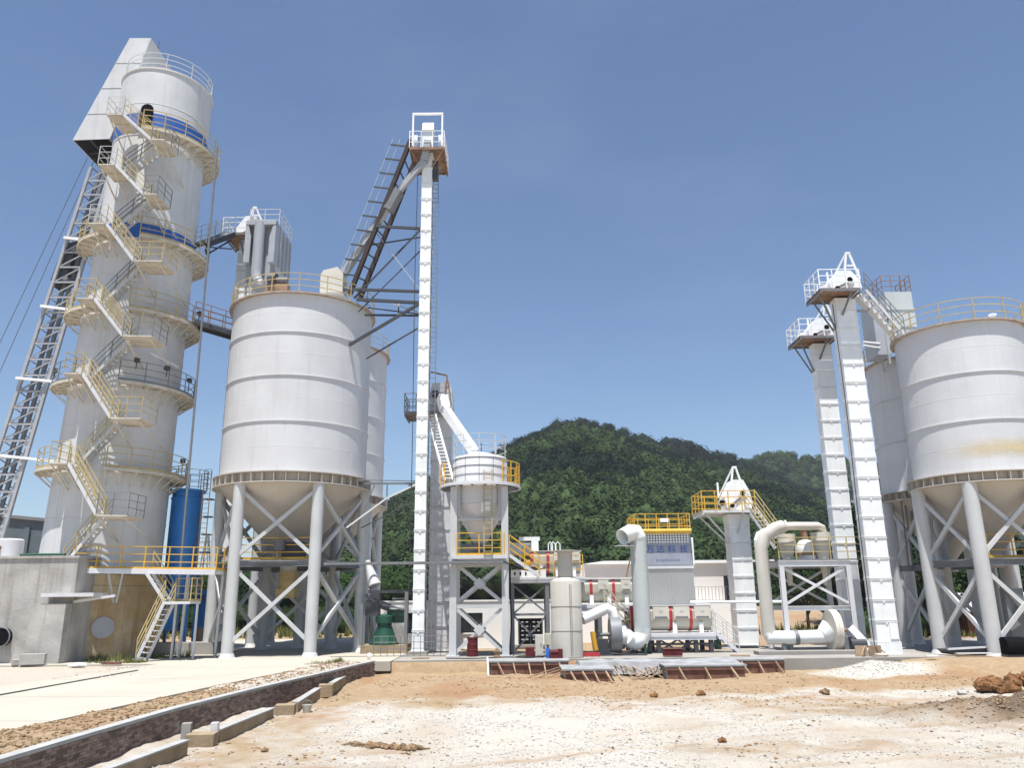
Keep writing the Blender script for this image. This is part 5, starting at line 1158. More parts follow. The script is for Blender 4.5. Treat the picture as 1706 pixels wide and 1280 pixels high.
mb = MB(); mb.b2(x0+1.0, x0+1.45, yF-.13, yF-.11, zB_+.55, zB_+.75); mb.build('notice_plate', 'white_paint', tp)
mb = MB(); mb.beam((x1+.12, yF+.2, zA_+.1), (x1+.12, yF+.2, zB_-.25), .1, .12); mb.beam((x1+.0, yF+.2, zB_-.3), (x1+.12, yF+.2, zB_-.3), .08); mb.build('drain_pipe', 'white_paint', bf)
def text(body, name, loc, size, m, parent, ext=.008, spacing=1.0):
    cu = bpy.data.curves.new(name, 'FONT'); cu.body = body; cu.size = size; cu.extrude = ext; cu.align_x = 'CENTER'; cu.align_y = 'CENTER'; cu.space_character = spacing; cu.resolution_u = 3
    tmp = bpy.data.objects.new(name, cu); C.objects.link(tmp); bpy.context.view_layer.update()
    me = bpy.data.meshes.new_from_object(tmp.evaluated_get(bpy.context.evaluated_depsgraph_get())); bpy.data.objects.remove(tmp)
    for v in me.vertices: x, y, z = v.co; v.co = (x+loc[0]-ORG[parent.name].x, loc[1]-z-ORG[parent.name].y, y+loc[2]-ORG[parent.name].z)
    me.materials.clear(); me.materials.append(M[m]); o = bpy.data.objects.new(name, me); C.objects.link(o); o.parent = parent; return o
zt_ = at(1115, 916, yF).z; xc = (x0+x1)/2+.02
for ch_, px in zip('万达科技', (1083, 1100, 1119, 1139)): text(ch_, 'letter', (at(px, 915, yF).x, yF-.034, zt_), .44, 'blue_band', sg)
mk = MB(); r_ = random.Random(3)
for k in range(9):
    x_ = xc-.62+k*.145; z_ = at(1110, 934, yF).z
    for j in range(4): mk.b2(x_+r_.uniform(0, .04), x_+r_.uniform(.06, .11), yF-.037, yF-.0305, z_-.06+j*.035, z_-.045+j*.035)
    mk.b2(x_+.05, x_+.065, yF-.0365, yF-.0306, z_-.07, z_+.06)
mk.build('faded_print', 'sign_print', sg)
# ---------------------------------------------------------------- small elevator with yellow gallery
SE = V(12.75, 46.2, 0)
el = thing('bucket_elevator', 'short white bucket elevator with a yellow railed gallery, right of the lettered bag filter', 'elevator', SE)
zt = at(1225, 850, 45.6).z
casing(el, SE.x, SE.y, 1.12, 1.2, .1, zt-.9, .95, 'white_paint', tabs=False, seam=True)
mb = MB(); mb.prism([(SE.x-.56, 45.6, zt-.897), (SE.x+.56, 45.6, zt-.897), (SE.x+.62, 45.6, zt-.25), (SE.x-.62, 45.6, zt-.25)], (0, 1.2, 0)); mb.build('neck', 'white_paint', el)
zp = zt-.1; x0, x1 = at(1168, 850, 45.2).x, at(1256, 845, 45.2).x
plank_platform(el, x0, x1, 44.9, 47.4, zp, 'yellow_paint', 'flb', brackets=[((x0+.25, 45.2, zp-.15), (SE.x-.5, 45.7, zp-1.7)), ((x0+.25, 46.8, zp-.15), (SE.x-.5, 46.6, zp-1.7)), ((SE.x+.1, 45.0, zp-.1), (SE.x-.15, 45.55, zp-1.2))], bm='white_shell', plank_m='cream_deck', pr=.03)
head(el, SE.x+.12, SE.y-.1, 1.15, 1.3, zp+.05, 1.75, motor=False)
aframe(el, at(1222, 800, 45.7).x, 45.6, 46.6, zp+1.0, at(1229, 779, 45.6).z, .75); mb = MB(); mb.tube(at(1203, 838, 45.1), at(1203, 838, 45.7), .22, 16); mb.build('drive_motor', 'pipe_white', el)
mb = MB(); mb.tube(at(1203, 838, 45.02), at(1203, 838, 45.09), .15, 16); mb.build('motor_hole', 'black', el)
sl = thing('slide_stair', 'light steel stair with yellow rail slanting from the short elevator gallery to the cyclone platform', 'stairs', at(1310, 920, 44))
A, B = at(1300, 915, 43.6), at(1250, 845, 45.4); d = B-A; sd2 = V(-d.y, d.x, 0).normalized()
stair(sl, A, B, .7, sd2, 'white_shell', 'old_yellow', 'old_yellow')
mb = MB(); mb.beam(at(1252, 868, 44.8), at(1266, 868, 44.8), .06); mb.beam(at(1255, 860, 44.9), at(1270, 884, 44.4), .06); mb.build('bracket', 'mid_steel', sl)

# ---------------------------------------------------------------- cyclone stand
yP = 42.0; x0, x1 = at(1299, 940, yP).x, at(1414, 940, yP).x; zP = at(1355, 932, yP).z
cy_ = thing('cyclone_stand', 'light grey steel frame with a large X brace carrying the cream cyclones', 'frame', ((x0+x1)/2, 43.4, 0))
mb = MB(); mb.b2(x0-.1, x1+.1, yP-.05, 44.9, zP-.06, zP); mb.b2(x1+.1, x1+2.4, yP-.05, yP+.35, zP-.05, zP-.0); mb.build('deck', 'mid_steel', cy_)
for y in (yP, 44.8): mb = MB(); mb.ibeam((x0-.08, y, zP-.22), (x1+.08, y, zP-.22), .16, .3); mb.build('beam', 'white_shell', cy_)
for x in (x0+.05, x1-.08):
    for y in (yP, 44.8): mb = MB(); mb.ibeam((x, y, 0), (x, y, zP-.38), .24, .24); mb.build('leg', 'white_shell', cy_)
    mb = MB(); mb.ibeam((x, yP+.1, zP-.22), (x, 44.7, zP-.22), .16, .28); mb.build('beam', 'white_shell', cy_)
zm = at(1355, 1014, yP).z
for y in (yP, 44.8):
    mb = MB(); mb.ibeam((x0+.18, y, zm), (x1-.2, y, zm), .16, .22); mb.build('beam', 'white_shell', cy_)
    for s in (0, 1): mb = MB(); mb.beam((x0+.2, y+.05*s, zm+.25 if not s else zP-.45), (x1-.22, y+.05*s, zP-.45 if not s else zm+.25), .06, .13); mb.build('brace', 'white_shell', cy_)
r = MB(); rail(r, [(x0, yP, zP), (x1+.9, yP, zP)], sp=.95, toe=False, r=.027); r.build('railing', 'old_yellow', cy_)
for px, lb in ((1312, 'left'), (1371, 'right')):
    c = at(px, 925, 43.2); c = V(c.x, 43.2, 0); zt_ = at(px, 887 if px > 1350 else 890, 42.8).z; zb_ = at(px, 925, 42.8).z
    cn = thing('cyclone', lb+' of the two cream cyclones with conical bottoms on the grey X-braced frame', 'cyclone', c+V(0, 0, zP))
    R0 = .42 if px < 1350 else .46
    mb = MB(); mb.lathe((c.x, c.y, 0), [(.12, zP-1.3), (.16, zP-.6), (R0*.62, zP+.05), (R0, zt_-.42), (R0*1.12, zt_-.40), (R0*1.12, zt_), (R0*.5, zt_+.02), (0, zt_+.03)], 36); mb.build('body', 'cyclone_cream', cn, smooth=True)
    mb = MB(); mb.ring((c.x, c.y, 0), R0*1.1, R0*1.18, zt_-.44, zt_-.40, 36); mb.build('flange', 'cyclone_cream', cn)
c = at(1341, 905, 43.6); tk = thing('round_tank', 'pale domed tank between the two cyclones', 'tank', c)
mb = MB(); mb.lathe((c.x, c.y, 0), [(.50, zP), (.50, zP+.55), (.46, zP+.85), (.30, zP+1.05), (0, zP+1.12)], 32); mb.build('body', 'pipe_white', tk, smooth=True)
mb = MB(); mb.ring((c.x, c.y, 0), .51, .54, zP+.25, zP+.4, 32); mb.build('rust_band', 'clod_brown', tk)
mb = MB(); mb.tube((c.x, c.y, zP+1.1), (c.x, c.y, zP+1.6), .2, 14); mb.box((c.x, c.y, zP+1.75), (1.0, .5, .12)); mb.build('top_valve', 'rust_plank', tk)
bp_ = thing('cyclone_duct', 'big cream duct pipe looping from the floor fan up over the cyclones', 'duct', at(1280, 1050, 42.2))
yd = 42.0; P0 = at(1272, 1047, yd); P1 = at(1268, 915, yd); P2 = at(1275, 893, yd); P3 = at(1292, 881, yd); P4 = at(1320, 877, yd+.3)
mb = MB(); mb.path([V(P1.x, yd, .75), P1, P1.lerp(P2, .5), P2, P3, P3.lerp(P4, .4)+V(0, 0, .05)], .33, 24); mb.build('riser', 'stack_beige', bp_, smooth=True)
P5 = at(1362, 877, 43.0); P6 = at(1371, 887, 43.2); mb = MB(); mb.path([P3.lerp(P4, .35)+V(0, 0, .05), P4, P5, P5.lerp(P6, .5)+V(.08, 0, .06), P6+V(0, 0, -.05)], .21, 20); mb.build('top_pipe', 'cyclone_cream', bp_, smooth=True)
mb = MB(); b_ = P3.lerp(P4, .55)+V(0, 0, .06); mb.tube(b_+V(-.04, 0, 0), b_+V(.05, 0, 0), .30, 22); mb.build('flange', 'cyclone_cream', bp_, smooth=True)
q = at(1384, 1058, 41.6); q.z = 1.02; yq = 41.6
mb = MB(); mb.path([(P1.x, yd, .9), (P1.x+.06, yd-.05, .62), (P1.x+.3, yd-.2, .42+.25), (P1.x+.75, yq, .66), (q.x-.3, yq, .70)], .33, 24); mb.build('lower_pipe', 'pipe_white', bp_, smooth=True)
mb = MB(); xj = at(1325, 1055, yq).x; mb.tube((xj-.1, yq, .67), (xj+.1, yq, .68), .36, 24); mb.build('flexible_joint', 'mid_steel', bp_, smooth=True)
mb = MB(); mb.b2(P1.x+.5, P1.x+.7, yq-.15, yq+.15, 0, .38); mb.b2(xj-.35, xj-.2, yq-.15, yq+.15, 0, .38); mb.build('support_leg', 'mid_steel', bp_)
mb = MB(); c = at(1262, 900, 44); mb.path([c+V(0, 0, -1.5), c, c+V(.1, 0, .25), c+V(.5, 0, .45)], .2, 12); mb.build('wrapped_pipe', 'white_paint', bp_)
fn = thing('floor_fan', 'cream centrifugal fan with a big round disc casing on the right yard floor', 'fan', (q.x, yq, 0))
mb = MB(); mb.tube((q.x-.05, yq, 1.0), (q.x+.32, yq, 1.0), .98, 40); mb.build('casing', 'cyclone_cream', fn, smooth=True)
mb = MB(); mb.path([(q.x-.42, yq, .74), (q.x-.04, yq, .92)], .38, 28, r2=.62); mb.build('inlet_cone', 'pipe_white', fn, smooth=True)
mb = MB(); mb.ring((0, 0, 0), .93, 1.02, -.03, .03, 40); me_v = [(q.x+.14+z, yq+y, 1.0+x) for x, y, z in mb.v]; mb.v = me_v; mb.build('rim', 'cyclone_cream', fn, smooth=True)
mb = MB(); mb.tube((q.x+.3, yq, 1.0), (q.x+.8, yq, 1.0), .1, 12); mb.build('shaft', 'rust_plank', fn)
mb = MB(); mb.b2(q.x+.5, q.x+.95, yq-.3, yq+.3, .0, .7); mb.build('pedestal', 'mid_steel', fn)
mb = MB(); mb.tube((q.x+.75, yq-.4, .35), (q.x+1.5, yq-.4, .35), .28, 16); mb.build('motor', 'dark_steel', fn)
mb = MB(); mb.beam((q.x+.85, yq-.45, 1.15), (q.x+1.6, yq-.5, .22), .12, .36, up=(1, 0, .7)); mb.build('belt_guard', 'white_paint', fn)
for s in (-1, 1): mb = MB(); mb.beam((q.x+.1, yq+s*.55, 0), (q.x+.1, yq+s*.25, .5), .08); mb.build('foot', 'cyclone_cream', fn)
b_ = MB(); a0_ = at(1432, 1083, 40.6); a1_ = at(1462, 1086, 40.2); a0_.z, a1_.z = .08, .08; b_.tube(a0_, a1_, .13, 14); o = b_.build('white_pipe_length', 'white_paint', smooth=True, org=a0_); tag(o, 'loose white pipe length on the ground beside the floor fan', 'pipe')
b_ = MB(); b_.b2(11.6, 17.2, 40.0, 40.9, -.55, .12); o = b_.build('plinth', 'concrete_pad', org=(14, 40.4, 0)); tag(o, 'long low concrete plinth in front of the floor fan', 'plinth')
b_ = MB(); a0_, a1_ = at(1150, 1004, 43.0), at(1302, 1003, 41.8); b_.tube(a0_, a1_, .07, 10); o = b_.build('crossing_pipe', 'white_paint', smooth=True, org=a0_); tag(o, 'thin white horizontal pipe crossing in front of the short elevator', 'pipe')
b_ = MB(); a0_, a1_ = at(1253, 935, 42.2), at(1290, 934, 42); b_.beam(a0_, a1_, .1); o = b_.build('support_beam', 'white_shell', org=a0_); tag(o, 'short pale beam beside the cyclone riser at deck height', 'beam')

# ---------------------------------------------------------------- pair of tall elevators on the right
for (cx, cyy, lb, hh, fl, bl_, ap) in ((18.8, 46.4, 'farther and lower of the two white elevators left of the right silo', 'A', (1333, 560), (1313, 581), (1375, 508)), (18.12, 41.0, 'nearer and taller of the two white elevators left of the right silo', 'B', (1366, 481), (1343, 505), (1411, 422))):
    el = thing('bucket_elevator', lb, 'elevator', (cx, cyy, -.06), 'twin elevators by the right silo')
    y0 = cyy-1.35; q_ = at(*fl, y0); x0, zt = q_.x, q_.z+.15; y1 = x0/at(*bl_, 1.0).x; x1 = at(1394 if hh == 'A' else 1434, fl[1], y0).x
    wd = 1.08; dp = .7
    casing(el, cx, cyy, wd, dp, .45, zt-1.0, 1.0, 'white_paint')
    mb = MB(); mb.b2(cx-wd/2-.05, cx+wd/2+.05, cyy-dp/2-.05, cyy+dp/2+.05, -.1, .44); mb.b2(cx-.25, cx-.2, cyy-dp/2-.09, cyy-dp/2-.051, -.05, .44); mb.b2(cx+.35, cx+.4, cyy-dp/2-.09, cyy-dp/2-.051, -.05, .44); mb.build('boot', 'white_paint', el)
    mb = MB(); mb.b2(cx+.1, cx+.5, cyy-dp/2-.07, cyy-dp/2-.019, .6, 1.35); mb.build('inspection_door', 'white_paint', el)
    mb = MB(); mb.prism([(cx-wd/2, cyy-dp/2, zt-.997), (cx+wd/2, cyy-dp/2, zt-.997), (cx+wd/2+.02, cyy-dp/2, zt-.3), (cx-wd/2-.02, cyy-dp/2, zt-.3)], (0, dp, 0)); mb.build('neck', 'white_paint', el)
    plank_platform(el, x0, x1, y0, y1, zt-.15, 'white_paint', 'flb', brackets=[((x0+.3, y0+.8, zt-.3), (cx-wd/2, cyy, zt-2.0)), ((x0+.3, y1-.3, zt-.3), (cx-wd/2, cyy+.3, zt-2.0)), ((cx, y0+.1, zt-.25), (cx-.25, cyy-dp/2, zt-1.3))], bm='mid_steel', pr=.03)
    head(el, cx+.05, cyy-.1, 1.35, 1.2, zt-.1, 1.25)
    q_ = at(*ap, cyy-.6); aframe(el, q_.x-.05, cyy-.6, cyy+.5, zt+.75, q_.z, .75)
mb = MB()
xl = 18.45-.2
lad = thing('cat_ladder', 'blue-grey caged ladder running between the two tall right elevators', 'ladder', at(1425, 900, 45.2))
a_, b_ = at(1399, 600, 45.4), at(1432, 830, 45.4)
for dx in (0, .4): mb = MB(); mb.tube(a_+V(dx, 0, 0), V(b_.x+dx, 45.4, 1.0), .035, 6); mb.build('stile', 'blue_grey', lad)
ru = MB()
for k in range(38): p = a_.lerp(V(b_.x, 45.4, 1.0), (k+.5)/38); ru.beam(p, p+V(.4, 0, 0), .03)
ru.build('rungs', 'blue_grey', lad)
for px, py, Yk in ((1388, 500, 41), (1408, 545, 41.3), (1378, 610, 45.2), (1395, 640, 45.8)): pass
mb = MB(); a_ = at(1440, 712, 41.2); mb.beam(at(1420, 835, 44.5), at(1436, 842, 41.5), .12); o = mb.build('link_beam', 'white_shell', org=a_); tag(o, 'short pale link beam joining the two tall right elevators', 'beam')
# stair from the taller elevator to the right silo, with chute
sl = thing('silo_stair', 'light steel stair slanting down from the taller right elevator to the right silo roof', 'stairs', at(1500, 560, 41))
A, B = at(1503, 563, 40.6), at(1437, 487, 40.2)
stair(sl, A, B, .75, (0, 1, 0), 'white_shell', 'mid_steel', 'mid_steel', tread=.3)
chu = thing('slant_chute', 'pale chute and bracket slung under the stair between the taller right elevator and the silo', 'chute', at(1440, 510, 41.6))
mb = MB(); mb.beam(at(1428, 492, 41.2), at(1447, 512, 41.4), .4); mb.beam(at(1447, 512, 41.4), at(1497, 568, 42.2), .3); mb.build('chute_section', 'white_shell', chu)
mb = MB(); mb.beam(at(1425, 518, 41.2), at(1445, 518, 41.2), .1); mb.beam(at(1445, 519, 41.2), at(1452, 508, 41.3), .07); mb.build('bracket', 'mid_steel', chu)
# dust collector on the right silo
dc = thing('dust_collector', 'pale two-tier dust collector box with a roof railing standing on the right silo', 'dust collector', at(1500, 560, 43))
yq = 43.2; xa, xb = at(1478, 520, yq).x, at(1523, 520, yq).x; z1, zm_, z0 = at(1500, 486, yq).z, at(1500, 516, yq).z, at(1503, 545, yq).z
mb = MB(); mb.b2(xa, xb, yq, yq+1.8, zm_+.02, z1); mb.build('upper_casing', 'duct_grey', dc); mb = MB(); mb.b2(xa+.03, xb+.03, yq-.02, yq+1.8, z0, zm_-.02); mb.build('lower_casing', 'duct_grey', dc)
mb = MB(); mb.b2(xa-.05, xb+.08, yq-.07, yq+1.85, zm_-.019, zm_+.019); mb.build('flange', 'grey_paint', dc)
mb = MB(); mb.prism([(xa, yq+.02, z0-.003), (xb, yq+.02, z0-.003), (xb-.3, yq+.02, z0-1.0), (xa+.4, yq+.02, z0-1.0)], (0, 1.7, 0)); mb.build('hopper', 'collector_grey', dc)
mb = MB(); mb.b2(xa-.8, xa-.003, yq+.1, yq+1.6, z0-1.6, z1-.5); mb.build('side_box', 'collector_grey', dc)
for s in (-.4, 1.4): mb = MB(); mb.beam((xa+s*.5, yq+.1, 15.3), (xa+s*.5, yq+.1, z0), .1); mb.build('leg', 'collector_grey', dc)
r = MB(); rail(r, [(xa-.1, yq+1.7, z1), (xa-.1, yq, z1), (xb, yq, z1), (xb, yq+1.7, z1)], sp=.6, toe=False, r=.022, h=1.0); r.build('railing', 'rust_plank', dc)
mb = MB()
for pa, pb in (((1438, 570), (1478, 574)), ((1438, 576), (1478, 582))): mb.tube(at(*pa, 43), at(*pb, 43.5), .06, 6)
o = mb.build('pipe_pair', 'pipe_white', org=at(1438, 570, 43)); tag(o, 'two short pale pipes bridging from the taller right elevator to the silo', 'pipes')
p = at(1476, 470+170, 45.5); mb = MB(); mb.tube(at(1466, 566, 44.2), at(1472, 620, 45.2), .06, 6); mb.tube(at(1483, 585, 44.2), at(1475, 622, 45.2), .04, 6); o = mb.build('vent_mast', 'grey_paint', org=p); tag(o, 'thin grey vent mast with stay above the rear right silo rim', 'mast')
b_ = MB(); q = at(1655, 534, 39.4); b_.tube(q, q+V(0, 0, .28), .14, 14); b_.tube(q+V(0, 0, .28), q+V(0, 0, .33), .2, 14); o = b_.build('roof_ventilator', 'white_paint', org=q); tag(o, 'small white vent cap on the rim of the right silo', 'vent')

# ---------------------------------------------------------------- green mill
gm = thing('green_mill', 'green conical grinding mill with dark drive on a concrete plinth beside the front left silo', 'mill', at(636, 1088, 44))
c = at(640, 1070, 44.2); c = V(c.x, 44.2, 0)
mb = MB(); mb.b2(c.x-1.1, c.x+1.3, 43.4, 45.2, .0, .42); mb.build('plinth', 'concrete_curb', gm)
mb = MB(); mb.lathe((c.x, c.y, 0), [(.78, .43), (.78, .52), (.70, .54), (.38, 1.35), (.38, 1.5), (.48, 1.52), (.48, 1.85), (.25, 1.95), (0, 1.95)], 30); mb.build('cone_body', 'green_paint', gm, smooth=True)
mb = MB(); mb.b2(c.x+.1, c.x+.95, 44.3, 45.0, 1.5, 2.2); mb.build('gearbox', 'green_paint', gm)
mb = MB(); mb.b2(c.x-1.0, c.x-.3, 43.9, 44.6, 1.9, 2.7); mb.box((c.x-.2, 44.2, 2.45), (.9, .4, .4), M=Matrix.Rotation(R_(20), 3, 'Y')); mb.tube((c.x-.3, 44, 2.2), (c.x-1.0, 43.9, 3.0), .08, 8); mb.build('drive_unit', 'dark_steel', gm)
for xx in (-1.15, .95+.25):
    mb = MB(); mb.beam((c.x+xx, 43.7, .43 if xx < 0 else 0), (c.x+xx, 43.7, 3.1 if xx > 0 else 2.5), .18); mb.build('post', 'mid_steel', gm)
mb = MB(); mb.beam((c.x-.1, 44, 2.45), (c.x+1.0, 44, 2.2), .1); mb.beam((c.x+.4, 44, 2.75), (c.x+1.1, 44, 2.75), .08); mb.build('strut', 'mid_steel', gm)
ch = thing('screw_chute', 'grey round chute pipe slanting down to the green mill', 'chute', at(625, 970, 44.4))
mb = MB(); mb.tube(at(612, 935, 44.6), at(624, 976, 44.3), .14, 14, r2=.36); mb.build('pipe', 'grey_paint', ch, smooth=True); mb = MB(); mb.b2(c.x-.9, c.x+1.4, 44, 44.7, 3.05, 3.2); mb.b2(c.x-.8, c.x-.3, 44, 44.6, 2.72, 3.05); mb.build('hopper_frame', 'dark_steel', ch)
bs = thing('belt_ramp', 'pale thin conveyor tube slanting from behind the silo legs up to the tall thin elevator', 'conveyor', at(605, 870, 42.5))
mb = MB(); mb.beam(at(577, 880, 42.6), at(645, 830, 42.4), .08); mb.beam(at(645, 830, 42.4), at(692, 808, 42.6), .09); mb.build('tube', 'white_shell', bs)
mb = MB(); mb.beam(at(598, 806, 44), at(692, 806, 43), .1); mb.beam(at(645, 808, 43), at(644, 850, 43), .07); mb.beam(at(625, 806, 43), at(602, 860, 43), .07); mb.beam(at(590, 800, 43.2), at(692, 802, 43), .05); mb.build('bracing', 'mid_steel', bs)
mb = MB(); a_ = at(602, 880, 42.7); mb.tube(a_, at(690, 835, 42.9), .03, 5); o = mb.build('stay_cable', 'dark_steel', org=a_); tag(o, 'thin dark stay cable below the pale conveyor tube', 'cable')

# ---------------------------------------------------------------- yard clutter
rc = thing('rebar_cage', 'open cage of rusty reinforcing bars round the foot of the tall thin elevator', 'cage', (-5, 42.4, 0))
for k in range(12):
    for y in (41.7,): mb = MB(); mb.tube((-7.0+k*.33, y, .0), (-7.0+k*.33, y, .95), .018, 5); mb.build('bar', 'mid_steel', rc)
mb = MB()
for z in (.35, .65, .93): mb.tube((-7.05, 41.7, z), (-3.3, 41.7, z), .016, 5)
mb.build('cross_bars', 'mid_steel', rc)
c = at(787, 1096, 40.7); dr_ = thing('rusty_drum', 'dark maroon steel drum standing between the feed bin legs', 'drum', V(c.x, 40.7, 0))
mb = MB(); prof = [(.26, .04)]
for z in (.3, .55): prof += [(.26, z-.02), (.275, z), (.26, z+.02)]
prof += [(.26, .86), (.24, .88), (0, .87)]; mb.lathe((c.x, 40.7, 0), prof, 24); mb.build('body', 'maroon', dr_, smooth=True)
mb = MB(); mb.ring((c.x, 40.7, 0), .24, .28, .84, .89, 24); mb.ring((c.x, 40.7, 0), .24, .28, .025, .06, 24); mb.build('hoop', 'maroon', dr_)
def cabinet(px0, px1, py, Y, h, label, m, dpt=.5):
    a_, b_ = at(px0, py, Y), at(px1, py, Y); t = thing('control_cabinet', label, 'cabinet', V((a_.x+b_.x)/2, Y, 0))
    mb = MB(); mb.b2(a_.x, b_.x, Y, Y+dpt, .06, h); mb.build('body', m, t); mb = MB(); mb.b2(a_.x+.04, b_.x-.04, Y-.02, Y-.002, .12, h-.05); d_ = mb.build('door', m, t); mb = MB(); mb.b2(b_.x-.12, b_.x-.09, Y-.045, Y-.021, h*.5, h*.62); mb.build('handle', 'dark_steel', d_); mb = MB(); mb.b2(a_.x+.02, b_.x-.02, Y+.02, Y+dpt-.02, 0, .059); mb.build('plinth', 'dark_steel', t)
cabinet(892, 905, 1080, 39.3, 1.02, 'narrow pale control cabinet left of the wide stack', 'stack_beige')
cabinet(908, 928, 1080, 39.6, 1.06, 'wider greenish control cabinet half hidden by the stack', 'hydrator_cream')
def small(name, label, cat, px, py, Y, build):
    c = at(px, py, Y); z = float(gheight(c.x, Y)); z = max(z, 0.0) if 38.3 < Y < 44 and c.x > -6 else z
    c.z = z; t = thing(name, label, cat, c); build(t, c); return t
def b_bottle(t, c):
    mb = MB(); mb.lathe(c, [(.1, .02), (.1, .42), (.05, .5), (.05, .58), (0, .58)], 16); mb.build('body', 'blue_band', t, smooth=True); mb = MB(); mb.ring(c, .04, .09, .56, .6, 12); mb.build('collar', 'dark_steel', t)
small('gas_bottle', 'short blue gas bottle in front of the control cabinets', 'bottle', 913, 1094, 38.7, b_bottle)
def b_pump(t, c):
    mb = MB(); mb.box(c+V(0, 0, .1), (.6, .25, .16)); mb.build('base', 'maroon', t); mb = MB(); mb.tube(c+V(-.25, 0, .28), c+V(.1, 0, .28), .12, 14); mb.tube(c+V(.2, 0, .12), c+V(.2, 0, .42), .12, 14); mb.build('motor', 'maroon', t, smooth=True)
small('water_pump', 'dark red water pump on the floor left of the stack foot', 'pump', 926, 1096, 38.6, b_pump)
def b_winch(t, c):
    mb = MB(); mb.box(c+V(0, 0, .25), (.42, .35, .4)); mb.build('body', 'maroon', t); mb = MB(); mb.box(c+V(.35, 0, .12), (.3, .3, .2)); mb.build('gearbox', 'dark_steel', t); mb = MB(); mb.b2(c.x-.3, c.x+.55, c.y-.2, c.y+.2, .0, .05); mb.build('skid', 'dark_steel', t)
small('small_compressor', 'small maroon machine on a skid left of the control cabinets', 'machine', 883, 1093, 39.6, b_winch)
def b_cone(t, c):
    mb = MB(); mb.lathe(c, [(.16, .03), (.12, .14), (.17, .26), (.03, .42), (0, .43)], 12); mb.build('body', 'clod_brown', t, smooth=True); mb = MB(); mb.box(c+V(0, 0, .016), (.36, .36, .03)); mb.build('foot', 'clod_brown', t)
small('lamp_base', 'small rusty orange pot beside the right leg of the feed bin', 'pot', 828, 1094, 39.9, b_cone)
def b_redbase(t, c):
    mb = MB()
    for k in range(2): mb.beam(c+V(-.5, k*.35, .1), c+V(.5, k*.35, .1), .08, .16)
    for k in range(4): mb.beam(c+V(-.45+k*.3, 0, .1), c+V(-.45+k*.3, .35, .1), .07, .1)
    mb.build('frame', 'red_paint', t)
small('motor_base', 'red steel motor base frame between the stack and the dark fan', 'frame', 982, 1095, 39.6, b_redbase)
def b_redbox(t, c):
    mb = MB(); mb.box(c+V(0, 0, .2), (.85, .4, .3)); mb.build('body', 'maroon', t); mb = MB(); mb.box(c+V(0, 0, .37), (.9, .45, .03)); mb.build('lid', 'plywood', t)
small('tool_box', 'maroon steel tool box in front of the lowest hydrator platform', 'box', 1121, 1099, 38.9, b_redbox)
def b_valve(t, c):
    mb = MB(); mb.box(c+V(0, 0, .35), (.3, .3, .5)); mb.build('body', 'green_paint', t); mb = MB(); mb.tube(c+V(0, 0, .6), c+V(0, 0, .85), .05, 8); mb.tube(c+V(-.2, 0, .85), c+V(.2, 0, .85), .03, 6); mb.build('handwheel', 'green_paint', t)
small('green_valve', 'green valve unit under the right end of the lowest hydrator platform', 'valve', 1197, 1092, 42.6, b_valve)

# concrete pits with plywood shuttering
def pit(label, px0, px1, pyb, Y, top, dpt, nprop, m_top='tarp', gap=0):
    a_, b_ = at(px0, pyb, Y), at(px1, pyb, Y); z0 = LOW+.02
    t = thing('formwork_pit', label, 'formwork', V((a_.x+b_.x)/2, Y, LOW))
    n = max(2, round((b_.x-a_.x)/.9)); w_ = (b_.x-a_.x)/n
    for k in range(n):
        mb = MB(); mb.b2(a_.x+k*w_+.012, a_.x+(k+1)*w_-.012, Y, Y+.025, z0-.2, top-.10+random.uniform(-.02, .01)); mb.build('plywood_panel', 'plywood', t)
    mb = MB(); mb.b2(a_.x, b_.x, Y+.03, Y+dpt, z0-.2, top-.06); mb.build('concrete_body', 'concrete_old', t)
    mb = MB(); mb.b2(a_.x-.12, b_.x+.1, Y-.05, Y+dpt+.1, top-.058, top); mb.build('top_slab', m_top, t)
    mb = MB(); mb.beam((a_.x, Y-.03, top-.16), (b_.x, Y-.03, top-.16), .05, .07); mb.build('waler', 'plywood', t)
    for k in range(nprop):
        x = a_.x+(b_.x-a_.x)*((k+.45)/nprop); mb = MB(); mb.beam((x, Y-.07, top-.10), (x+random.uniform(.05, .35), Y-.5, z0-.05), .05, .07); mb.build('prop', 'timber', t)
    return t
pit('left shuttered concrete pit with a pale slab and thin timber props, below the feed bin', 818, 946, 1121, 37.2, .02, 1.4, 5)
pit('middle dark shuttered pit with three timber props, below the stack', 942, 1020, 1134, 34.3, -.12, 2.2, 4)
pit('long shuttered pit with a tarp-covered top and dark panels, below the lettered bag filter', 1112, 1242, 1130, 34.9, -.06, 2.4, 3)
pit('right shuttered pit slab with two props, in front of the floor fan plinth', 1222, 1308, 1117, 37.0, .0, 1.3, 3)
tp = thing('wet_slab', 'rough grey tarp-strewn slab behind the middle and long pits', 'slab', (5, 36.6, 0))
mb = MB(); x0, x1 = at(960, 1110, 36).x, at(1240, 1110, 36).x
nxx, nyy = 46, 12; vs_ = []
for j in range(nyy):
    for i in range(nxx):
        x = x0+(x1-x0)*i/(nxx-1); y = 35.9+2.3*j/(nyy-1); vs_.append((x, y, -.10+.16*float(fbm(np.array(x*1.3), np.array(y*1.3), 3, 4))-(.5 if i in (0, nxx-1) or j in (0, nyy-1) else 0)))
mb.add(vs_, [(j*nxx+i, j*nxx+i+1, (j+1)*nxx+i+1, (j+1)*nxx+i) for j in range(nyy-1) for i in range(nxx-1)]); mb.build('sheet', 'tarp', tp, smooth=True)
rt = random.Random(9)
ORD = ('first', 'second', 'third', 'fourth', 'fifth', 'sixth', 'seventh', 'eighth', 'ninth', 'tenth', 'eleventh')
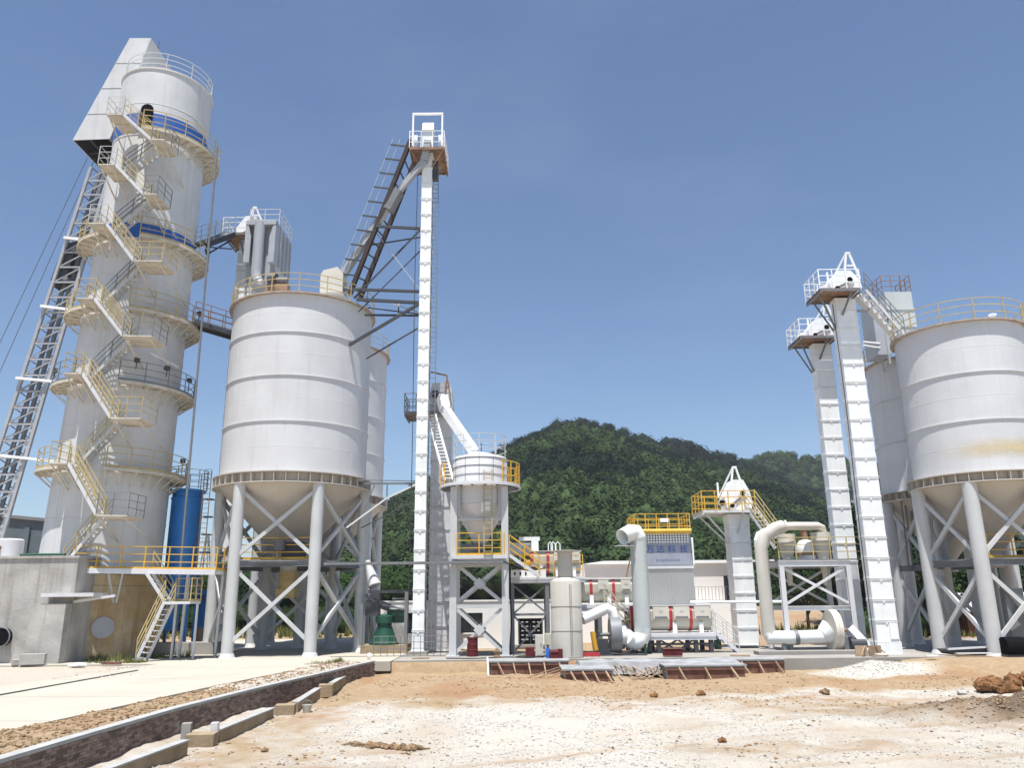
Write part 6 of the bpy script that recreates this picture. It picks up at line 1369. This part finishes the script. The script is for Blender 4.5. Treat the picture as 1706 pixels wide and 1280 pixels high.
def pole(label, pa, pb, za, zb, Ya, Yb, m='timber', grp='loose timber poles by the pits', r=.026, name='timber_pole'):
    a_, b_ = at(*pa, Ya), at(*pb, Yb); a_.z = float(gheight(a_.x, Ya))+za; b_.z = float(gheight(b_.x, Yb))+zb
    mb = MB(); mb.beam(a_, b_, r*1.6, r*1.3); o = mb.build(name, m, org=a_); tag(o, label, 'pole', grp)
for k in range(3):
    px = 880+k*18; pole(ORD[k]+' timber pole from the left in the fan left of the middle pit', (px, 1136-k*1), (940+k*5, 1111+k), .04, .42-.05*k, 34.4+.2*k, 36.3, grp='timber poles left of the middle pit')
for k in range(8):
    x1_ = 1024+k*11; pole(ORD[k]+' timber pole from the left in the gap right of the middle pit', (x1_+rt.uniform(0, 30), 1135-k*.5), (1010+rt.uniform(0, 14)+k*7, 1112-rt.uniform(0, 3)), .05, .5, 34.3+.1*k, 36.4, grp='timber poles right of the middle pit')
for k in range(3): pole(ORD[k]+' timber pole from the left leaning on the left side of the long pit', (1052+k*14, 1135-k*2), (1096+k*14, 1112), .05, .48, 34.4+.1*k, 36.0, grp='timber poles against the long pit')
mb = MB(); a_ = at(814, 1124, 36.8); mb.beam(V(a_.x, 36.8, LOW-.1), V(a_.x-.05, 36.9, .22), .08); o = mb.build('white_post', 'white_paint', org=V(a_.x, 36.8, LOW)); tag(o, 'short white post standing at the left end of the left pit', 'post')
# boards and scrap on the right
for (pa, pb, Y, lb, m_, w_) in (((1461, 1104), (1503, 1107), 37.6, 'white board lying on the gravel heap by the taller right elevator', 'white_paint', .35), ((1544, 1105), (1562, 1105), 36.9, 'short white board lying left of the right silo legs', 'white_paint', .3), ((1594, 1095), (1655, 1093), 37.8, 'pale board bridging the two right silo legs near the ground', 'white_shell', .25)):
    a_, b_ = at(*pa, Y), at(*pb, Y); g_ = max(float(gheight(a_.x, Y)), float(gheight(b_.x, Y)))
    a_.z = b_.z = g_+.3 if 'heap' in lb else g_+.15
    mb = MB(); mb.beam(a_, b_, w_, .04); o = mb.build('board', m_, org=a_); tag(o, lb, 'board')
def b_form(t, c):
    for k in range(2):
        mb = MB(); mb.b2(c.x-.55+k*.62, c.x+.02+k*.62, c.y, c.y+.06, c.z-.05, c.z+.42); mb.build('panel', 'timber', t)
    mb = MB(); mb.beam(c+V(-.1, -.02, .42), c+V(-.45, -.4, 0), .05); mb.beam(c+V(.4, -.02, .42), c+V(.75, -.4, 0), .05); mb.build('prop', 'timber', t)
small('timber_form', 'tan timber shutter panels propped up at the foot of the taller right elevator', 'formwork', 1447, 1100, 38.6, b_form)
def b_barrow(t, c):
    mb = MB(); mb.tube(c+V(-.4, 0, .45), c+V(.5, 0, .45), .40, 18); mb.build('barrel', 'black', t, smooth=True); mb = MB(); mb.tube(c+V(.5, 0, .45), c+V(.56, 0, .45), .32, 18); mb.build('end_lining', 'clod_brown', t); mb = MB(); mb.box(c+V(0, 0, .05), (.9, .5, .09)); mb.build('cradle', 'dark_steel', t)
small('black_barrel', 'black barrel lying on its side at the right edge behind the right silo leg', 'barrel', 1690, 1100, 37.6, b_barrow)
def b_skip(t, c):
    mb = MB(); mb.prism([c+V(-1.0, 0, 0), c+V(.9, 0, 0), c+V(1.1, 0, .32), c+V(-1.2, 0, .22)], (0, 1.0, 0)); mb.build('tub', 'dark_steel', t); mb = MB(); mb.beam(c+V(-1.2, -.02, .24), c+V(1.1, -.02, .34), .08); mb.build('rim', 'white_shell', t)
small('dark_tub', 'dark steel mixing tub with pale rim between the two right silo legs', 'tub', 1625, 1098, 38.4, b_skip)
def b_hut(t, c):
    mb = MB(); mb.b2(c.x-2.6, c.x+2.6, c.y, c.y+3, -.2, 1.6); mb.build('wall', 'plywood', t); mb = MB(); mb.prism([c+V(-3.4, -.5, 1.5-c.z), c+V(3, -.5, 1.5-c.z), c+V(3, 1.6, 2.7-c.z), c+V(-2.6, 1.6, 2.7-c.z)], (0, 0, .08)); mb.build('roof', 'grey_paint', t)
small('site_hut', 'low hut with a pale pitched roof beyond the right silo legs', 'hut', 1675, 1040, 58, b_hut)
mb = MB(); a_ = at(1697, 1090, 38.5); mb.b2(a_.x-.35, a_.x+.5, 38.2, 38.6, -.2, 2.9); o = mb.build('leaning_sheet', 'mid_steel', org=V(a_.x, 38.4, -.2)); tag(o, 'tall dark panel leaning at the right edge under the right silo', 'panel')
# red earth heap
hp = thing('earth_heap', 'heap of reddish brown earth clods at the right edge of the yard', 'heap', at(1680, 1150, 28.4))
c = at(1690, 1158, 28.2); gz = float(gheight(c.x, 28.2))
def blob(mb, c, r, sd, n=10, sq=.75):
    r_ = random.Random(sd); vs_ = []; fs = []
    rows = 6
    ph = [r_.uniform(0, 6.28) for _ in range(4)]
    for j in range(rows+1):
        th = math.pi*j/rows
        for k in range(n):
            a = 2*math.pi*k/n; q = 1+.18*math.sin(3*a+ph[0])*math.sin(2*th+ph[1])+.14*math.sin(5*a+ph[2]+3*th)+r_.uniform(-.12, .12)
            vs_.append((c[0]+r*q*math.sin(th)*math.cos(a), c[1]+r*q*math.sin(th)*math.sin(a), c[2]+r*sq*q*math.cos(th)))
    for j in range(rows):
        for k in range(n): fs.append((j*n+k, (j+1)*n+k, (j+1)*n+(k+1) % n, j*n+(k+1) % n))
    mb.add(vs_, fs)
for k in range(60):
    rr = rt.uniform(.09, .30); mb = MB(); x = c.x-1.05+rt.random()**.8*3.2; up_ = max(0, (1-abs(x-c.x-.6)/2.2))*.55*rt.random()
    blob(mb, (x, 28.2+rt.uniform(-.5, .7), gz+.1+up_), rr, 100+k, 12, .8); mb.build('clod', 'clod_red', hp, smooth=True)
# stray stones and clods one can count
for (px, py, r, m_, lb) in ((1168, 1160, .16, 'clod_red', 'dark red clod lying on the gravel right of the middle pit'), (1090, 1162, .14, 'clod_red', 'flat reddish clod lying on the gravel below the middle pit'), (1376, 1158, .17, 'clod_brown', 'dark brown clod on the soil below the gravel heap'), (1204, 1238, .10, 'clod_red', 'small reddish stone on the gravel in the right foreground'), (441, 1253, .08, 'clod_brown', 'small dark clod in the lower left foreground'), (406, 1214, .12, 'stone_white', 'pale round stone beside the curb'), (1605, 1158, .16, 'stone_white', 'white stone lying left of the red earth heap')):
    c = at(px, py, 30); 
    Y = 30
    for _ in range(12): c = at(px, py, Y); gz = float(gheight(c.x, Y)); e = c.z-gz; Y *= (CAMH-gz)/(CAMH-c.z)
    mb = MB(); blob(mb, (c.x, Y, gz+r*.4), r, int(px), 10, .65); o = mb.build('stone' if 'stone' in lb else 'clod', m_, org=V(c.x, Y, gz)); tag(o, lb, 'stone' if 'stone' in lb else 'clod')
# ridge of dug roots in the gravel
rd = thing('root_tangle', 'low brown tangle of roots and soil lying across the white gravel', 'roots', at(650, 1240, 20))
for k in range(34):
    t_ = k/33; px = 580+t_*120; py = 1243+t_*8+rt.uniform(-2, 2); Y = 19.6
    for _ in range(10): c = at(px, py, Y); gz = float(gheight(c.x, Y)); Y *= (CAMH-gz)/(CAMH-c.z)
    mb = MB(); c.z = gz
    if k % 2 or t_ < .4: mb.path([c+V(-.15, 0, .01), c+V(0, rt.uniform(-.05, .05), rt.uniform(.03, .08)), c+V(.22, rt.uniform(-.08, .08), .02)], .012, 5)
    if t_ > .3: blob(mb, (c.x, c.y, gz+.03), rt.uniform(.05, .10), k, 8)
    mb.build('root', 'clod_brown', rd)
# curb and stub posts along the drain
cu = thing('drain_curb', 'broken concrete curb with stub blocks along the drain, right of the brick wall', 'curb', (-7.6, 24, LOW))
def gy(px, py, z):
    p0, p1 = at(px, py, 10), at(px, py, 20); t_ = (z-p0.z)/(p1.z-p0.z); return p0.lerp(p1, t_)
for pa, pb in (((165, 1288), (308, 1236)), ((362, 1218), (452, 1182)), ((492, 1172), (530, 1148)), ((552, 1140), (600, 1112))):
    A, B = gy(*pa, -.30), gy(*pb, -.30); A.z = B.z = -.47; mb = MB(); mb.beam(A, B, .16, .34); mb.build('curb_length', 'concrete_curb', cu)
    A2, B2 = A+V(0, 0, .19), B+V(0, 0, .19); mb = MB(); mb.beam(A2, B2, .22, .035); mb.build('mortar_top', 'mortar_cap', cu)
for px, py, w_ in ((330, 1243, .62), (472, 1190, .55), (541, 1153, .5)):
    A = gy(px, py, -.5); mb = MB(); mb.box(V(A.x, A.y+.2, -.48), (w_, .5, .42), .12); mb.build('stub_block', 'concrete_curb', cu)
A = gy(306, 1225, -.3); mb = MB(); mb.box(A+V(0, .15, .06), (.2, .24, .34), .2); mb.build('stub_post', 'concrete_pad', cu)
A = gy(352, 1226, -.35); mb = MB(); mb.box(A+V(0, .2, .1), (.16, .2, .3), .1); mb.build('stub_post', 'white_shell', cu)
A = gy(560, 1126, -.4); wb = thing('drain_cover', 'pale concrete drain cover resting across the ditch', 'cover', A); mb = MB(); mb.box(A+V(.1, .3, .15), (.9, .7, .1), .3); mb.build('slab', 'concrete_pad', wb)
for k in range(3): mb = MB(); mb.box(A+V(-.15+k*.25, .05, .08), (.16, .12, .06), .3); mb.build('spacer', 'mortar_cap', wb)
A = gy(511, 1192, LOW); bk = thing('bucket', 'small grey-green bucket standing on the gravel below the curb', 'bucket', A)
mb = MB(); mb.lathe(A+V(0, 0, .02), [(.10, 0), (.15, .26), (.135, .26), (.09, .03), (0, .03)], 20); mb.build('pail', 'hydrator_cream', bk, smooth=True); mb = MB(); mb.path([A+V(.15*math.cos(R_(t)), 0, .28+.12*math.sin(R_(t))) for t in range(0, 181, 20)], .008, 5); mb.build('handle', 'mid_steel', bk)
A = gy(612, 1106, -.15); rp = thing('rusty_pipe', 'rusty brown pipe end sticking out of the pad edge beside the drain', 'pipe', A); mb = MB(); mb.path([A, A+V(.35, -.05, -.03), A+V(.8, .1, -.08)], .13, 16); mb.build('pipe_body', 'rust_plank', rp, smooth=True); mb = MB(); mb.tube(A+V(-.05, 0, 0), A+V(-.005, 0, 0), .12, 16); mb.build('pipe_mouth', 'black', rp); mb = MB(); mb.tube(A+V(-.02, .1, .28), A+V(.1, .2, .36), .11, 12); mb.build('white_stub', 'white_paint', rp)
# pylon in the distance
pyn = thing('lattice_pylon', 'tiny distant lattice power pylon between the blue tank and the silo legs', 'pylon', at(346, 985, 300))
c = at(346, 893, 300); g_ = 0
hh_ = c.z; mb = MB()
for sx in (-1, 1):
    for sy in (-1, 1): mb.beam((c.x+sx*2.6, 300+sy*2.6, 0), (c.x+sx*.35, 300+sy*.35, hh_), .35)
for k in range(7):
    z0 = hh_*k/7; z1 = hh_*(k+1)/7; w0 = 2.6-2.25*k/7; w1 = 2.6-2.25*(k+1)/7
    mb.beam((c.x-w0, 300-w0, z0), (c.x+w1, 300-w1, z1), .22); mb.beam((c.x+w0, 300-w0, z0), (c.x-w1, 300-w1, z1), .22)
mb.build('lattice', 'mid_steel', pyn); mb = MB()
for z, l in ((.62, 4.2), (.78, 3.4), (.92, 2.4)): mb.beam((c.x-l, 300, hh_*z), (c.x+l, 300, hh_*z), .3)
mb.build('cross_arm', 'mid_steel', pyn)
# spoil on the left concrete and weeds
for (px, py, Y, lb, m_) in ((55, 1100, 37.9, 'broken concrete rubble block at the foot of the concrete bunker', 'concrete_old'), (130, 1108, 37.2, 'white plastic sheet scrap on the ground before the kiln foot', 'white_paint'), (185, 1107, 37.6, 'dark timber offcut on the ground before the kiln foot', 'plywood')):
    c = at(px, py, Y); c.z = .02; mb = MB()
    if 'block' in lb: mb.box(c+V(0, 0, .25), (1.0, .5, .45), .3); mb.box(c+V(-.7, .1, .12), (.5, .4, .22), .7)
    elif 'sheet' in lb: blob(mb, c+V(0, 0, .02), .35, 5, 12, .25)
    else: mb.beam(c+V(-.4, 0, .06), c+V(.4, .1, .06), .18, .1)
    o = mb.build('rubble' if 'rubble' in lb else ('plastic_sheet' if 'sheet' in lb else 'timber_offcut'), m_, org=c); tag(o, lb, 'debris')
gr = MB(); r_ = random.Random(4)
def tuft(x, y, z, h):
    for k in range(9):
        a = r_.uniform(0, 6.28); d = V(math.cos(a), math.sin(a), 0)*r_.uniform(.05, .25)*h*1.4; n_ = V(-d.y, d.x, 0).normalized()*h*.05
        p = V(x+r_.uniform(-.1, .1), y+r_.uniform(-.1, .1), z); gr.add([p-n_, p+n_, p+d+V(0, 0, h*r_.uniform(.6, 1.1))], [(0, 1, 2)])
for k in range(160):
    y = r_.uniform(41.9, 43.2); x = r_.uniform(-20.6, -16.2); tuft(x, y-.4 if x > -18.4 else 40.35, .01, r_.uniform(.15, .5)) if k % 2 else tuft(r_.uniform(-19.6, -17.0), r_.uniform(38.4, 39.0), .01, r_.uniform(.1, .3))
for k in range(90): x = r_.uniform(-9.0, -7.6); y = r_.uniform(36.2, 37.6); tuft(x, y, float(gheight(x, y)), r_.uniform(.1, .25))
for k in range(900):
    x = r_.uniform(-30, -6); y = r_.uniform(62.5, 74); tuft(x, y, float(gheight(x, y)), r_.uniform(.3, .9))
for k in range(900):
    x = r_.uniform(18, 50); y = r_.uniform(56.5, 66); tuft(x, y, float(gheight(x, y)), r_.uniform(.3, .9))
kind(gr.build('weeds', 'grass'), 'stuff')

def hose(pts, r, m, label, name='hose'):
    P_ = [V(*p) for p in pts]; sm = []
    for i in range(len(P_)-1):
        a, b = P_[max(0, i-1)], P_[min(len(P_)-1, i+2)]; p, q_ = P_[i], P_[i+1]
        for k in range(6):
            t_ = k/6; sm.append(.5*((2*p)+(q_-a)*t_+(2*a-5*p+4*q_-b)*t_*t_+(3*p-a-3*q_+b)*t_**3))
    sm.append(P_[-1]); mb = MB(); mb.path(sm, r, 6); o = mb.build(name, m, org=P_[0], smooth=True); tag(o, label, name)
hose([(-3.2, 39.2, .03), (-1.8, 38.9, .03), (-.4, 39.5, .03), (.8, 39.0, .03), (1.6, 39.3, .1)], .025, 'black', 'black hose snaking over the pad in front of the feed bin to the stack')
xk = FB.x+1.53
hose([(xk, 40.35, 4.3), (xk, 40.35, 3.0), (xk+.02, 40.35, 1.5), (xk, 40.35, .03), (xk+.5, 40.1, .03), (2.0, 39.4, .06)], .035, 'black', 'black cable dropping from the cable tray down the right leg of the feed bin', 'power_cable')
hose([(FB.x+1.2, 40.1, 4.45), (.6, 41.2, 4.05), (1.6, 42.2, 4.2)], .025, 'black', 'black cable sagging from the tray end to the uppermost hydrator', 'power_cable')
hose([(-5.45, 42.5, 28.2), (-5.5, 42.55, 20), (-5.42, 42.5, 10), (-5.46, 42.5, .1)], .022, 'dark_steel', 'dark cable running down the left side of the tall thin elevator', 'power_cable')
hose([(17.3, 40.4, 17.8), (17.35, 40.4, 12), (17.28, 40.4, 6), (17.3, 40.4, .1)], .025, 'dark_steel', 'dark cable running down the left edge of the nearer right elevator', 'power_cable')
for k, (x, y, sx, sy, a) in enumerate(((1.2, 37.9, .6, .12, .4), (10.4, 38.9, .9, .14, -.3), (16.6, 38.4, .7, .2, .2), (-4.4, 39.3, .8, .15, .15))):
    z = max(float(gheight(x, y)), 0 if y > 38.3 and x < 11 else -1); mb = MB(); mb.box((x, y, z+.04), (sx, sy, .05), a); o = mb.build('scrap_board', 'timber', org=(x, y, z)); tag(o, ('timber scrap board lying before the stack', 'timber scrap board lying right of the lowest hydrator steps', 'timber scrap board lying by the taller right elevator foot', 'timber scrap board lying near the tall thin elevator foot')[k], 'board')
# ---------------------------------------------------------------- air
hz = MB().box((0, 255, 48.5), (900, 540, 104)); me = hz.mesh('haze', (0, 0, 0))
m = bpy.data.materials.new('haze'); m.use_nodes = True; t = m.node_tree; t.nodes.remove(t.nodes['Principled BSDF'])
pv = t.nodes.new('ShaderNodeVolumePrincipled'); pv.inputs['Color'].default_value = (.86, .91, 1, 1); pv.inputs['Density'].default_value = HAZE; pv.inputs['Anisotropy'].default_value = .1
t.links.new(pv.outputs[0], t.nodes['Material Output'].inputs['Volume']); me.materials.append(m)
o = bpy.data.objects.new('haze', me); C.objects.link(o); kind(o, 'stuff')
